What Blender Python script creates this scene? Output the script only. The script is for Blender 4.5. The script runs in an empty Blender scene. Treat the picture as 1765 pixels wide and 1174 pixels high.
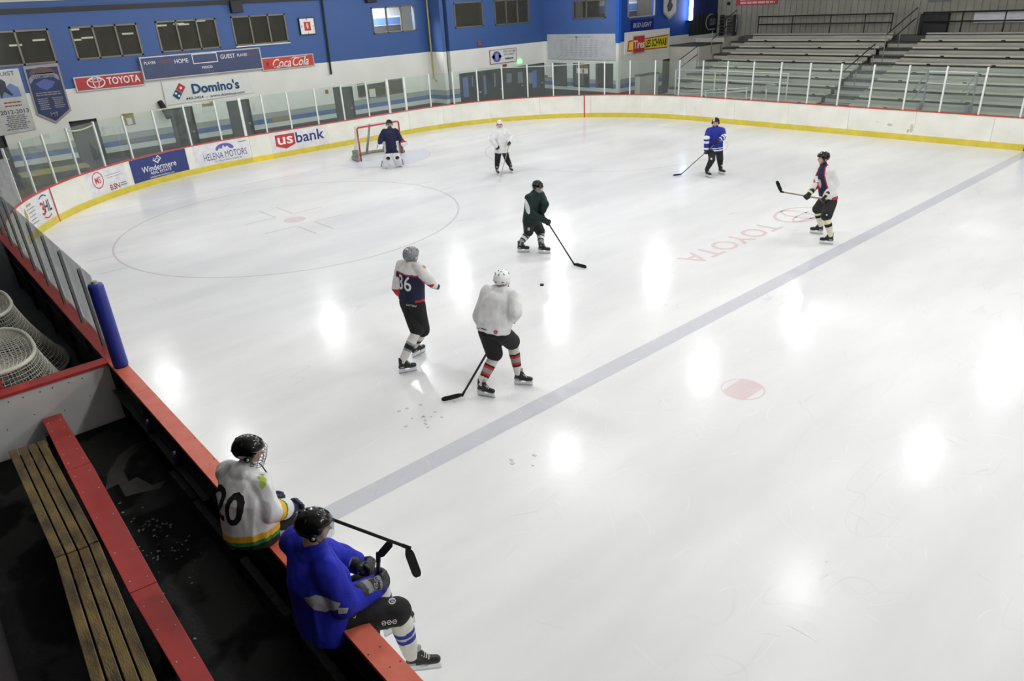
import bpy, bmesh, math, random
from mathutils import Vector, Matrix, noise
from mathutils.bvhtree import BVHTree
random.seed(7)
PI = math.pi
SC = bpy.context.scene
COL = SC.collection

# ------------------------------------------------------------------ camera
CP = Vector((6.5231, -1.6263, 5.1564)); YAW, PIT, ROL, FPX = 2.4375721, -0.4448028, -0.0567080, 1225.422
CF = Vector((math.cos(PIT)*math.cos(YAW), math.cos(PIT)*math.sin(YAW), math.sin(PIT)))
_r = Vector((math.sin(YAW), -math.cos(YAW), 0)); _u = _r.cross(CF)
CR = _r*math.cos(ROL) + _u*math.sin(ROL); CU = -_r*math.sin(ROL) + _u*math.cos(ROL)
cam_data = bpy.data.cameras.new('camera'); cam = bpy.data.objects.new('camera', cam_data); COL.objects.link(cam)
cam.matrix_world = Matrix(((CR.x, CU.x, -CF.x, CP.x), (CR.y, CU.y, -CF.y, CP.y), (CR.z, CU.z, -CF.z, CP.z), (0, 0, 0, 1)))
cam_data.sensor_width = 36; cam_data.lens = FPX/1765*36; cam_data.clip_end = 200; cam_data.clip_start = 0.05
SC.camera = cam
def ray(px, py): return CF + CR*((px-882.5)/FPX) + CU*((587-py)/FPX)
def at(px, py, ax='z', v=0.0):
    """the point of the plane ax = v seen at pixel (px, py)"""
    d = ray(px, py); i = 'xyz'.index(ax); return CP + d*((v-CP[i])/d[i])

# ------------------------------------------------------------------ world, exposure, arena lamps
SC.view_settings.view_transform = 'Standard'; SC.view_settings.look = 'None'
SC.view_settings.gamma = 1; SC.view_settings.use_curve_mapping = False
SC.view_settings.exposure = 0.21
SC.cycles.use_denoising = True
SC.cycles.max_bounces = 8; SC.cycles.transparent_max_bounces = 16
SC.cycles.sample_clamp_indirect = 6
world = bpy.data.worlds.new('world'); SC.world = world; world.use_nodes = True
world.node_tree.nodes['Background'].inputs[0].default_value = (0.9, 0.95, 1, 1)
world.node_tree.nodes['Background'].inputs[1].default_value = 0.25
LAMP_Z = 6.3
LAMP_X = (-24.2+6.1, -11.9, -5.1, 1.7, 8.3, 14.6); LAMP_Y = (-3.4, 3.5, 9.9, 16.4, 22.7, 29.6)
LAMP_W = 372.0

# ------------------------------------------------------------------ colours and materials
def lin(c):
    c = c/255.0
    return c/12.92 if c <= 0.04045 else ((c+0.055)/1.055)**2.4
def rgb(c): return (lin(c[0]), lin(c[1]), lin(c[2]), 1.0)
MATS = {}
def mat(name, c, rough=0.6, metal=0.0, var=0.06, scale=3.0, bump=0.0, bscale=40.0, spec=0.5, coat=0.0, emit=None, stretch=None, c2=None, ior=None):
    if name in MATS: return MATS[name]
    m = bpy.data.materials.new(name); m.use_nodes = True; MATS[name] = m
    nt = m.node_tree; N = nt.nodes; L = nt.links; b = N['Principled BSDF']
    tc = N.new('ShaderNodeTexCoord'); src = tc.outputs['Object']
    if stretch:
        mp = N.new('ShaderNodeMapping'); mp.inputs['Scale'].default_value = stretch; L.new(src, mp.inputs[0]); src = mp.outputs[0]
    nz = N.new('ShaderNodeTexNoise'); nz.inputs['Scale'].default_value = scale; nz.inputs['Detail'].default_value = 5; L.new(src, nz.inputs['Vector'])
    rp = N.new('ShaderNodeValToRGB'); L.new(nz.outputs['Fac'], rp.inputs[0])
    base = rgb(c)
    lo = rgb(c2) if c2 else tuple(max(0, v*(1-var*2)) for v in base[:3]) + (1,)
    hi = base if c2 else tuple(min(1, v*(1+var)) for v in base[:3]) + (1,)
    rp.color_ramp.elements[0].position = 0.32; rp.color_ramp.elements[0].color = lo
    rp.color_ramp.elements[1].position = 0.68; rp.color_ramp.elements[1].color = hi
    L.new(rp.outputs[0], b.inputs['Base Color'])
    b.inputs['Roughness'].default_value = rough; b.inputs['Metallic'].default_value = metal
    b.inputs['Specular IOR Level'].default_value = spec
    if ior: b.inputs['IOR'].default_value = ior
    if coat: b.inputs['Coat Weight'].default_value = coat; b.inputs['Coat Roughness'].default_value = 0.08
    if bump:
        bn = N.new('ShaderNodeTexNoise'); bn.inputs['Scale'].default_value = bscale; bn.inputs['Detail'].default_value = 4; L.new(src, bn.inputs['Vector'])
        bp = N.new('ShaderNodeBump'); bp.inputs['Strength'].default_value = bump; bp.inputs['Distance'].default_value = 0.02
        L.new(bn.outputs['Fac'], bp.inputs['Height']); L.new(bp.outputs[0], b.inputs['Normal'])
    if emit: b.inputs['Emission Color'].default_value = rgb(emit[0]); b.inputs['Emission Strength'].default_value = emit[1]
    return m
def bands(name, stops, rough=0.7, dirt=0.08, bump=0.0):
    """paint in horizontal bands: stops = [(z from, colour)]"""
    m = mat(name, (255, 255, 255), rough, var=0); N = m.node_tree.nodes; L = m.node_tree.links; b = N['Principled BSDF']
    tc = N.new('ShaderNodeTexCoord'); sp = N.new('ShaderNodeSeparateXYZ'); L.new(tc.outputs['Object'], sp.inputs[0])
    mr = N.new('ShaderNodeMapRange'); mr.inputs['From Min'].default_value = 0; mr.inputs['From Max'].default_value = 10
    L.new(sp.outputs['Z'], mr.inputs[0])
    rp = N.new('ShaderNodeValToRGB'); rp.color_ramp.interpolation = 'CONSTANT'; L.new(mr.outputs[0], rp.inputs[0])
    e = rp.color_ramp.elements; e[0].position = 0; e[0].color = rgb(stops[0][1]); e[1].position = stops[1][0]/10; e[1].color = rgb(stops[1][1])
    for z, c in stops[2:]:
        n = e.new(z/10); n.color = rgb(c)
    nz = N.new('ShaderNodeTexNoise'); nz.inputs['Scale'].default_value = 0.9; nz.inputs['Detail'].default_value = 8; L.new(tc.outputs['Object'], nz.inputs['Vector'])
    mm = N.new('ShaderNodeMapRange'); mm.inputs['From Min'].default_value = 0.3; mm.inputs['From Max'].default_value = 0.7
    mm.inputs['To Min'].default_value = 1-2*dirt; mm.inputs['To Max'].default_value = 1+dirt*0.5; L.new(nz.outputs['Fac'], mm.inputs[0])
    mx = N.new('ShaderNodeVectorMath'); mx.operation = 'SCALE'; L.new(rp.outputs[0], mx.inputs[0]); L.new(mm.outputs[0], mx.inputs['Scale'])
    L.new(mx.outputs[0], b.inputs['Base Color'])
    return m
def glassmat(name, tint, refl=0.10, haze=0.05, hz=(215, 225, 220), rough=0.03, rmax=0.10):
    if name in MATS: return MATS[name]
    m = bpy.data.materials.new(name); m.use_nodes = True; MATS[name] = m
    nt = m.node_tree; N = nt.nodes; L = nt.links; N.remove(N['Principled BSDF']); out = N['Material Output']
    tr = N.new('ShaderNodeBsdfTransparent'); tr.inputs[0].default_value = rgb(tint)
    gl = N.new('ShaderNodeBsdfGlossy'); gl.inputs['Roughness'].default_value = rough; gl.inputs[0].default_value = (1, 1, 1, 1)
    df = N.new('ShaderNodeBsdfDiffuse'); df.inputs[0].default_value = rgb(hz)
    tc = N.new('ShaderNodeTexCoord'); nz = N.new('ShaderNodeTexNoise'); nz.inputs['Scale'].default_value = 2.5; nz.inputs['Detail'].default_value = 6; L.new(tc.outputs['Object'], nz.inputs['Vector'])
    mr = N.new('ShaderNodeMapRange'); mr.inputs['To Min'].default_value = haze*0.6; mr.inputs['To Max'].default_value = haze*1.4; L.new(nz.outputs['Fac'], mr.inputs[0])
    m1 = N.new('ShaderNodeMixShader'); L.new(mr.outputs[0], m1.inputs[0]); L.new(tr.outputs[0], m1.inputs[1]); L.new(df.outputs[0], m1.inputs[2])
    lw = N.new('ShaderNodeFresnel'); lw.inputs[0].default_value = 1.45
    mu = N.new('ShaderNodeMath'); mu.operation = 'MULTIPLY'; mu.inputs[1].default_value = refl*10; L.new(lw.outputs[0], mu.inputs[0])
    mn = N.new('ShaderNodeMath'); mn.operation = 'MINIMUM'; mn.inputs[1].default_value = rmax; L.new(mu.outputs[0], mn.inputs[0]); mu = mn
    m2 = N.new('ShaderNodeMixShader'); L.new(mu.outputs[0], m2.inputs[0]); L.new(m1.outputs[0], m2.inputs[1]); L.new(gl.outputs[0], m2.inputs[2])
    L.new(m2.outputs[0], out.inputs[0]); return m
def M(name): return MATS[name]

# ------------------------------------------------------------------ objects
WM = {}          # world matrix of every object built here
def tag(o, label=None, cat=None, group=None, kind=None):
    if label: o['label'] = label
    if cat: o['category'] = cat
    if group: o['group'] = group
    if kind: o['kind'] = kind
    return o
def thing(name, label, cat, loc=(0, 0, 0), rz=0.0, group=None):
    o = bpy.data.objects.new(name, None); COL.objects.link(o); o.empty_display_size = 0.1
    o.location = loc; o.rotation_euler = (0, 0, rz); WM[o.name] = Matrix.Translation(Vector(loc)) @ Matrix.Rotation(rz, 4, 'Z')
    return tag(o, label, cat, group)
def link_mesh(name, verts, faces, mats, parent=None, fmat=None, smooth=False, world=True):
    me = bpy.data.meshes.new(name)
    if parent is not None and world:
        iv = WM[parent.name].inverted(); verts = [iv @ Vector(v) for v in verts]
    me.from_pydata([tuple(v) for v in verts], [], faces)
    for m in (mats if isinstance(mats, (list, tuple)) else [mats]): me.materials.append(m)
    if fmat: me.polygons.foreach_set('material_index', fmat)
    if smooth: me.polygons.foreach_set('use_smooth', [True]*len(me.polygons))
    me.update(); o = bpy.data.objects.new(name, me); COL.objects.link(o)
    if parent is not None: o.parent = parent; WM[o.name] = WM[parent.name].copy()
    else: WM[o.name] = Matrix.Identity(4)
    return o
def copy_tree(o, loc=None, rz=None, parent=None, **props):
    c = o.copy(); COL.objects.link(c)
    if parent: c.parent = parent
    if loc is not None: c.location = loc
    if rz is not None: c.rotation_euler = (0, 0, rz)
    for k, v in props.items(): c[k] = v
    WM[c.name] = (Matrix.Translation(c.location) @ Matrix.Rotation(c.rotation_euler.z, 4, 'Z')) if not parent else WM[parent.name]
    for ch in o.children: copy_tree(ch, parent=c)
    return c
def frame_of(d, hint=Vector((0, 0, 1))):
    d = Vector(d).normalized()
    if abs(d.dot(hint)) > 0.97: hint = Vector((0, 1, 0)) if abs(d.y) < 0.9 else Vector((1, 0, 0))
    a = d.cross(hint).normalized(); return a, a.cross(d).normalized(), d
class MB:
    def __init__(s): s.v = []; s.f = []; s.m = []
    def add(s, v, f, m=0):
        n = len(s.v); s.v += [Vector(x) for x in v]; s.f += [tuple(i+n for i in q) for q in f]; s.m += [m]*len(f); return s
    def box(s, a, b, m=0):
        (x0, y0, z0), (x1, y1, z1) = a, b
        return s.add([(x0, y0, z0), (x1, y0, z0), (x1, y1, z0), (x0, y1, z0), (x0, y0, z1), (x1, y0, z1), (x1, y1, z1), (x0, y1, z1)],
                     [(0, 3, 2, 1), (4, 5, 6, 7), (0, 1, 5, 4), (1, 2, 6, 5), (2, 3, 7, 6), (3, 0, 4, 7)], m)
    def obox(s, c, ax, ay, az, m=0):
        """oriented box: centre and three half vectors"""
        c = Vector(c); ax = Vector(ax); ay = Vector(ay); az = Vector(az); v = []
        for k in (-1, 1):
            for (i, j) in ((-1, -1), (1, -1), (1, 1), (-1, 1)): v.append(c+ax*i+ay*j+az*k)
        return s.add(v, [(0, 3, 2, 1), (4, 5, 6, 7), (0, 1, 5, 4), (1, 2, 6, 5), (2, 3, 7, 6), (3, 0, 4, 7)], m)
    def tube(s, pts, r, n=8, m=0, close=False, hint=Vector((0, 0, 1))):
        pts = [Vector(p) for p in pts]; rr = r if isinstance(r, (list, tuple)) else [r]*len(pts); k = len(pts); v = []; up = None
        for i, p in enumerate(pts):
            if close: d = pts[(i+1) % k]-pts[i-1]
            else: d = pts[min(i+1, k-1)]-pts[max(i-1, 0)]
            if up is None: a, b, d = frame_of(d, hint)
            else:
                d = d.normalized(); a = d.cross(up)
                if a.length < 1e-6: a, b, d = frame_of(d)
                a.normalize(); b = a.cross(d)
            up = b
            v += [p+(a*math.cos(2*PI*j/n)+b*math.sin(2*PI*j/n))*rr[i] for j in range(n)]
        f = []
        for i in range(k if close else k-1):
            i2 = (i+1) % k
            for j in range(n): f.append((i*n+j, i*n+(j+1) % n, i2*n+(j+1) % n, i2*n+j))
        if not close: f.append(tuple(range(n-1, -1, -1))); f.append(tuple((k-1)*n+j for j in range(n)))
        f = [tuple(reversed(q)) for q in f]
        return s.add(v, f, m)
    def loft(s, rings, m=0, caps=True):
        n = len(rings[0]); v = [p for r in rings for p in r]; f = []
        for i in range(len(rings)-1):
            for j in range(n): f.append((i*n+j, i*n+(j+1) % n, (i+1)*n+(j+1) % n, (i+1)*n+j))
        if caps: f.append(tuple(range(n-1, -1, -1))); f.append(tuple((len(rings)-1)*n+j for j in range(n)))
        return s.add(v, f, m)
    def ball(s, c, r, nu=14, nv=9, axes=None, m=0):
        c = Vector(c); r = (r, r, r) if not isinstance(r, (tuple, list)) else r
        ax = axes or (Vector((1, 0, 0)), Vector((0, 1, 0)), Vector((0, 0, 1))); v = [c-ax[2]*r[2]]
        for i in range(1, nv):
            t = -PI/2+PI*i/nv
            for j in range(nu): a = 2*PI*j/nu; v.append(c+ax[0]*(r[0]*math.cos(t)*math.cos(a))+ax[1]*(r[1]*math.cos(t)*math.sin(a))+ax[2]*(r[2]*math.sin(t)))
        v.append(c+ax[2]*r[2]); f = [(0, 1+(j+1) % nu, 1+j) for j in range(nu)]
        for i in range(nv-2):
            for j in range(nu): a = 1+i*nu; f.append((a+j, a+(j+1) % nu, a+nu+(j+1) % nu, a+nu+j))
        e = len(v)-1; a = 1+(nv-2)*nu; f += [(a+j, a+(j+1) % nu, e) for j in range(nu)]
        return s.add(v, f, m)
    def extrude(s, pts, n, m=0):
        """closed outline pts pushed along vector n"""
        k = len(pts); pts = [Vector(p) for p in pts]; n = Vector(n)
        return s.add(pts+[p+n for p in pts], [tuple(range(k-1, -1, -1)), tuple(range(k, 2*k))]+[(i, (i+1) % k, k+(i+1) % k, k+i) for i in range(k)], m)
    def build(s, name, mats, parent=None, smooth=False, world=True, bevel=0.0):
        o = link_mesh(name, s.v, s.f, mats, parent, s.m, smooth, world)
        if bevel: b = o.modifiers.new('bevel', 'BEVEL'); b.width = bevel; b.segments = 2; b.limit_method = 'ANGLE'
        return o

# ------------------------------------------------------------------ flat outlines and lettering
def text2d(txt, h, bold=0.0, shear=0.0, fit=None, space=1.0):
    """outline mesh of a word: capital height h, optional exact width; origin at its centre"""
    cu = bpy.data.curves.new('t', 'FONT'); cu.body = txt; cu.size = h/0.69; cu.shear = shear; cu.offset = bold*h; cu.space_character = space
    cu.align_x = 'CENTER'; cu.align_y = 'CENTER'; cu.resolution_u = 3; cu.fill_mode = 'FRONT'
    o = bpy.data.objects.new('t', cu); me = bpy.data.meshes.new_from_object(o)
    v = [(p.co.x, p.co.y) for p in me.vertices]; f = [tuple(q.vertices) for q in me.polygons]
    bpy.data.objects.remove(o); bpy.data.curves.remove(cu); bpy.data.meshes.remove(me)
    x0 = min(a for a, b in v); x1 = max(a for a, b in v); cx = (x0+x1)/2; k = (fit/(x1-x0)) if fit else 1
    y0 = min(b for a, b in v); y1 = max(b for a, b in v); cy = (y0+y1)/2
    return [((a-cx)*k, b-cy) for a, b in v], f
def tri2d(outer, holes=()):
    from mathutils.geometry import tessellate_polygon
    lp = [[Vector((a, b, 0)) for a, b in outer]]+[[Vector((a, b, 0)) for a, b in h] for h in holes]
    t = tessellate_polygon(lp); v = [(p.x, p.y) for l in lp for p in l]; out = []
    for a, b, c in t:
        A, B, C_ = v[a], v[b], v[c]
        out.append((a, b, c) if (B[0]-A[0])*(C_[1]-A[1])-(B[1]-A[1])*(C_[0]-A[0]) > 0 else (a, c, b))
    return v, out
def rect2d(w, h, cx=0, cy=0, n=1):
    v = []; f = []
    for i in range(n+1): x = cx-w/2+w*i/n; v += [(x, cy-h/2), (x, cy+h/2)]
    for i in range(n): f.append((2*i, 2*i+2, 2*i+3, 2*i+1))
    return v, f
def ell2d(a, b, cx=0, cy=0, n=40): return [(cx+a*math.cos(2*PI*i/n), cy+b*math.sin(2*PI*i/n)) for i in range(n)]
def ring2d(a, b, w, cx=0, cy=0, n=48):
    o = ell2d(a, b, cx, cy, n); i_ = ell2d(a-w, b-w, cx, cy, n)
    return o+i_, [(k, (k+1) % n, n+(k+1) % n, n+k) for k in range(n)]
def move2d(g, dx, dy, k=1.0, rot=0.0):
    c, s = math.cos(rot), math.sin(rot)
    return [((a*c-b*s)*k+dx, (a*s+b*c)*k+dy) for a, b in g[0]], g[1]
def join2d(*gs):
    v = []; f = []
    for g in gs: n = len(v); v += g[0]; f += [tuple(i+n for i in q) for q in g[1]]
    return v, f
def stroke2d(pts, w):
    v = []; f = []
    for i in range(len(pts)):
        a = Vector(pts[max(i-1, 0)]); b = Vector(pts[min(i+1, len(pts)-1)]); d = (b-a).normalized(); n = Vector((-d.y, d.x))*(w[i] if isinstance(w, (list, tuple)) else w)/2
        p = Vector(pts[i]); v += [tuple(p-n), tuple(p+n)]
    for i in range(len(pts)-1): f.append((2*i, 2*i+2, 2*i+3, 2*i+1))
    return v, f
def plane_map(o, right, up, eps=0.004):
    o = Vector(o); r = Vector(right).normalized(); u = Vector(up).normalized(); n = r.cross(u)
    return lambda a, b: o+r*a+u*b+n*eps
def decal(name, g, mp, m, parent=None): return link_mesh(name, [mp(a, b) for a, b in g[0]], g[1], m, parent)
def lines2d(x0, x1, y0, y1, n, rag=0.3, h=0.35, seed=1):
    """rows of small print too small to read in the photograph"""
    rr = random.Random(seed); gs = []
    for i in range(n):
        y = y1-(i+0.5)*(y1-y0)/n; a = x0+rr.random()*rag*(x1-x0)*0.5; b = x1-rr.random()*rag*(x1-x0)*0.5; x = a
        while x < b:
            w = (x1-x0)*(0.08+0.12*rr.random()); e = min(x+w, b); gs.append(rect2d(e-x, (y1-y0)/n*h, (x+e)/2, y)); x = e+(x1-x0)*0.025
    return join2d(*gs)

# ================================================================== the rink outline
RW, RE, RR, RH = 25.7804, -21.2826, 9.0181, 1.015         # width, end boards x, corner radius, board height
S1 = -(RE+RR); SA = RR*PI/2; SL = RW-2*RR
def path(s):
    """point and outward direction on the inner face of the boards; s runs from the bench round the end to the far side"""
    if s <= S1: return Vector((-s, 0, 0)), Vector((0, -1, 0))
    s -= S1
    if s <= SA: a = -PI/2-s/RR; n = Vector((math.cos(a), math.sin(a), 0)); return Vector((RE+RR, RR, 0))+n*RR, n
    s -= SA
    if s <= SL: return Vector((RE, RR+s, 0)), Vector((-1, 0, 0))
    s -= SL
    if s <= SA: a = PI-s/RR; n = Vector((math.cos(a), math.sin(a), 0)); return Vector((RE+RR, RW-RR, 0))+n*RR, n
    s -= SA
    return Vector((RE+RR+s, RW, 0)), Vector((0, 1, 0))
def board_map(s0, eps=0.004):
    def f(a, b): p, n = path(s0+a); return p+Vector((0, 0, b))-n*eps
    return f
def strip(mb, s0, s1, z0, z1, d0, d1, m=0, step=0.4):
    """curved bar along the boards: heights z0..z1, depths d0..d1 outward"""
    n = max(1, int(math.ceil((s1-s0)/step))); rings = []
    for i in range(n+1):
        p, o = path(s0+(s1-s0)*i/n); z = Vector((0, 0, 1))
        rings.append([p+o*d0+z*z0, p+o*d0+z*z1, p+o*d1+z*z1, p+o*d1+z*z0])
    return mb.loft(rings, m)

# ================================================================== materials of the place
def icemat(name, c, c2, k=1.0):
    m = mat(name, c, 0.16, var=0, spec=0.25, ior=1.31); nt = m.node_tree; N = nt.nodes; L = nt.links; b = N['Principled BSDF']
    tc = N.new('ShaderNodeTexCoord')
    def nz(scale, det, rot, st, lo, hi, a, bb):
        mp = N.new('ShaderNodeMapping'); mp.inputs['Rotation'].default_value = (0, 0, rot); mp.inputs['Scale'].default_value = st; L.new(tc.outputs['Object'], mp.inputs[0])
        n = N.new('ShaderNodeTexNoise'); n.inputs['Scale'].default_value = scale; n.inputs['Detail'].default_value = det; L.new(mp.outputs[0], n.inputs['Vector'])
        r = N.new('ShaderNodeMapRange'); r.inputs['From Min'].default_value = lo; r.inputs['From Max'].default_value = hi; r.inputs['To Min'].default_value = a; r.inputs['To Max'].default_value = bb; L.new(n.outputs['Fac'], r.inputs[0])
        return r.outputs[0]
    def ridge(scale, rot, st, w):
        mp = N.new('ShaderNodeMapping'); mp.inputs['Rotation'].default_value = (0, 0, rot); mp.inputs['Scale'].default_value = st; L.new(tc.outputs['Object'], mp.inputs[0])
        n = N.new('ShaderNodeTexNoise'); n.inputs['Scale'].default_value = scale; n.inputs['Detail'].default_value = 1; L.new(mp.outputs[0], n.inputs['Vector'])
        s_ = N.new('ShaderNodeMath'); s_.operation = 'SUBTRACT'; s_.inputs[1].default_value = 0.5; L.new(n.outputs['Fac'], s_.inputs[0])
        a = N.new('ShaderNodeMath'); a.operation = 'ABSOLUTE'; L.new(s_.outputs[0], a.inputs[0])
        r = N.new('ShaderNodeMapRange'); r.inputs['From Min'].default_value = 0; r.inputs['From Max'].default_value = w; r.inputs['To Min'].default_value = 1; r.inputs['To Max'].default_value = 0; L.new(a.outputs[0], r.inputs[0])
        return r.outputs[0]
    def mul(a, v2):
        q = N.new('ShaderNodeMath'); q.operation = 'MULTIPLY'; L.new(a, q.inputs[0])
        if isinstance(v2, float): q.inputs[1].default_value = v2
        else: L.new(v2, q.inputs[1])
        return q.outputs[0]
    def add(a, c_):
        q = N.new('ShaderNodeMath'); q.operation = 'ADD'; L.new(a, q.inputs[0]); L.new(c_, q.inputs[1]); q.use_clamp = True; return q.outputs[0]
    sm = nz(0.42, 5, 0.2, (1, 0.28, 1), 0.36, 0.76, 0, 1); sm2 = nz(1.5, 5, -0.6, (1, 0.3, 1), 0.4, 0.85, 0, 1)
    mask = nz(0.8, 2, 0, (1, 1, 1), 0.5, 0.68, 0, 1)
    sc = add(mul(ridge(1.3, 0.6, (1, 0.35, 1), 0.004), mask), mul(ridge(0.9, 2.1, (1, 0.5, 1), 0.004), mask))
    fac = add(mul(sm, 0.78*k), mul(sm2, 0.35*k)); fac = add(fac, mul(sc, 0.42))
    mx = N.new('ShaderNodeMix'); mx.data_type = 'RGBA'; L.new(fac, mx.inputs[0]); mx.inputs[6].default_value = rgb(c); mx.inputs[7].default_value = rgb(c2)
    L.new(mx.outputs[2], b.inputs['Base Color'])
    ro = nz(1.1, 5, 0.3, (1, 0.5, 1), 0.25, 0.75, 0.13, 0.25); L.new(ro, b.inputs['Roughness'])
    bn = N.new('ShaderNodeTexNoise'); bn.inputs['Scale'].default_value = 9; bn.inputs['Detail'].default_value = 4; L.new(tc.outputs['Object'], bn.inputs['Vector'])
    bp = N.new('ShaderNodeBump'); bp.inputs['Strength'].default_value = 0.05; bp.inputs['Distance'].default_value = 0.02; hh = add(bn.outputs['Fac'], mul(sc, 0.4))
    L.new(hh, bp.inputs['Height']); L.new(bp.outputs[0], b.inputs['Normal'])
    return m
icemat('ice', (243, 243, 244), (216, 217, 220))
icemat('ice_blue', (212, 213, 220), (192, 193, 201))
icemat('ice_red', (230, 212, 214), (216, 198, 201))
icemat('ice_redf', (229, 219, 221), (212, 203, 206))
icemat('ice_dark', (220, 213, 215), (204, 198, 201))
icemat('ice_crease', (226, 231, 243), (212, 218, 234))
mat('board_white', (241, 240, 232), 0.38, var=0.02, scale=1.5, c2=(229, 227, 216))
mat('board_ad', (232, 232, 234), 0.4, var=0.02, scale=6, c2=(214, 214, 216))
mat('kick_yellow', (222, 203, 78), 0.4, var=0.05, scale=3, c2=(206, 186, 60))
mat('kick_bright', (240, 212, 60), 0.4, var=0.04)
mat('cap_red', (196, 70, 62), 0.45, var=0.05)
mat('cap_near', (226, 118, 94), 0.5, var=0.05, scale=6, c2=(214, 100, 78))
mat('bench_red', (192, 62, 58), 0.45, var=0.05, scale=5)
mat('line_blue', (25, 50, 140), 0.45)
mat('steel', (200, 202, 200), 0.35, 0.7, var=0.04)
mat('post_white', (226, 228, 226), 0.4, 0.1, var=0.03)
mat('post_grey', (158, 162, 164), 0.45, 0.2, var=0.05)
mat('rubber', (30, 31, 33), 0.7, var=0.2, scale=1.2, bump=0.2, bscale=60)
mat('rubber_far', (58, 60, 62), 0.7, var=0.1)
mat('black', (16, 16, 18), 0.6, var=0.1)
mat('near_black', (26, 26, 29), 0.55, var=0.1)
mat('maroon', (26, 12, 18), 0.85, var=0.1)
mat('ceiling', (216, 216, 210), 0.9, var=0.03)
mat('win_frame', (116, 112, 100), 0.5, 0.2, var=0.05)
mat('room_dark', (72, 72, 66), 0.9, var=0.1)
mat('door_grey', (66, 67, 68), 0.5, var=0.06)
mat('door_black', (18, 19, 22), 0.4, var=0.06)
mat('paper', (226, 228, 226), 0.7, var=0.02)
mat('brown_board', (156, 138, 84), 0.7, var=0.06)
mat('rust', (150, 78, 60), 0.6)
mat('sign_frame', (190, 188, 184), 0.4, 0.4, var=0.04)
mat('ink_white', (236, 236, 236), 0.6, var=0)
mat('ink_grey', (110, 110, 116), 0.6, var=0)
mat('ink_black', (28, 28, 32), 0.6, var=0)
mat('ink_dark', (60, 62, 74), 0.6, var=0)
mat('ink_red', (190, 52, 52), 0.6, var=0)
mat('ink_navy', (42, 52, 120), 0.6, var=0)
mat('ink_purple', (98, 98, 176), 0.6, var=0)
mat('ink_teal', (24, 74, 118), 0.6, var=0)
mat('corrugated', (150, 148, 136), 0.6, 0.1, var=0.08, scale=0.8)
mat('alu', (192, 191, 181), 0.5, 0.1, var=0.1, scale=1.4, stretch=(0.4, 4, 4), c2=(160, 161, 152)); mat('alu_seat', (222, 218, 198), 0.5, 0.1, var=0.1, scale=1.4, stretch=(0.4, 4, 4), c2=(192, 190, 174))
mat('alu_dark', (84, 84, 78), 0.6, 0.2, var=0.1)
mat('tread', (62, 62, 58), 0.6, 0.1, var=0.15)
mat('bracket', (40, 40, 38), 0.7)
mat('concrete', (206, 204, 194), 0.8, var=0.05, scale=0.7, c2=(186, 184, 172))
mat('lamp_glow', (255, 250, 240), 0.5, emit=((255, 250, 240), 6))
mat('tube_glow', (235, 242, 255), 0.5, emit=((225, 236, 255), 10))
mat('reflection_glow', (250, 250, 240), 0.5, emit=((245, 248, 238), 2.2))
mat('green_glow', (150, 255, 160), 0.5, emit=((140, 255, 150), 1.2))
glassmat('rink_glass', (243, 248, 246), 0.06, 0.045, (215, 226, 222), rmax=0.06)
glassmat('near_glass', (236, 238, 238), 0.06, 0.32, (196, 198, 198), rmax=0.05)
glassmat('window_glass', (190, 192, 185), 0.04, 0.22, (128, 126, 116)); glassmat('window_clear', (235, 236, 235), 0.04, 0.02)
glassmat('visor', (235, 240, 240), 0.10, 0.04)
bands('paint_end', [(0, (52, 53, 54)), (0.72, (226, 228, 222)), (0.93, (76, 112, 172)), (1.12, (166, 172, 170)), (1.33, (240, 240, 232)), (3.11, (62, 94, 152))], 0.6, 0.03)
bands('paint_far', [(0, (52, 53, 54)), (0.74, (226, 228, 222)), (0.93, (70, 108, 182)), (1.10, (170, 176, 174)), (1.32, (240, 242, 238)), (3.12, (74, 106, 168))], 0.6, 0.03)
bands('paint_side', [(0, (60, 62, 60)), (0.74, (196, 198, 190)), (0.92, (40, 66, 150)), (1.10, (128, 134, 132)), (1.34, (222, 223, 214)), (3.05, (24, 72, 162))], 0.6, 0.04)
bands('paint_room', [(0, (60, 60, 60)), (4.35, (150, 158, 168)), (4.38, (84, 116, 178)), (4.72, (225, 228, 230)), (4.78, (176, 180, 182))], 0.7, 0.03)

# ================================================================== the building
EWX, FWX, CWY, SWX, BWY, WEST, NEAR = -24.3, -23.2, 27.1, -18.05, 35.3, -2.15, -7.0   # end wall, its nearer half, corner wall, side wall, wall behind the bleachers
def panelled(name, axis, v, back, u0, u1, z0, z1, holes, m):
    """wall in the plane axis = v, going back to v+back, with rectangular openings (u0, u1, z0, z1)"""
    us = sorted({u0, u1, *[h[0] for h in holes], *[h[1] for h in holes]}); zs = sorted({z0, z1, *[h[2] for h in holes], *[h[3] for h in holes]}); mb = MB()
    for i in range(len(us)-1):
        for j in range(len(zs)-1):
            a, b, c, d = us[i], us[i+1], zs[j], zs[j+1]; mu, mz = (a+b)/2, (c+d)/2
            if any(h[0] < mu < h[1] and h[2] < mz < h[3] for h in holes): continue
            lo, hi = min(v, v+back), max(v, v+back)
            if axis == 'x': mb.box((lo, a, c), (hi, b, d))
            else: mb.box((a, lo, c), (b, hi, d))
    return tag(mb.build(name, m), kind='structure')
TOPZ = 7.2
WIN_END = [(1.2, 4.25, 4.02, 5.13), (4.90, 7.16, 4.04, 5.14), (7.82, 10.12, 4.06, 5.16), (10.74, 13.07, 4.07, 5.18), (17.27, 19.64, 4.11, 5.23)]
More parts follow.
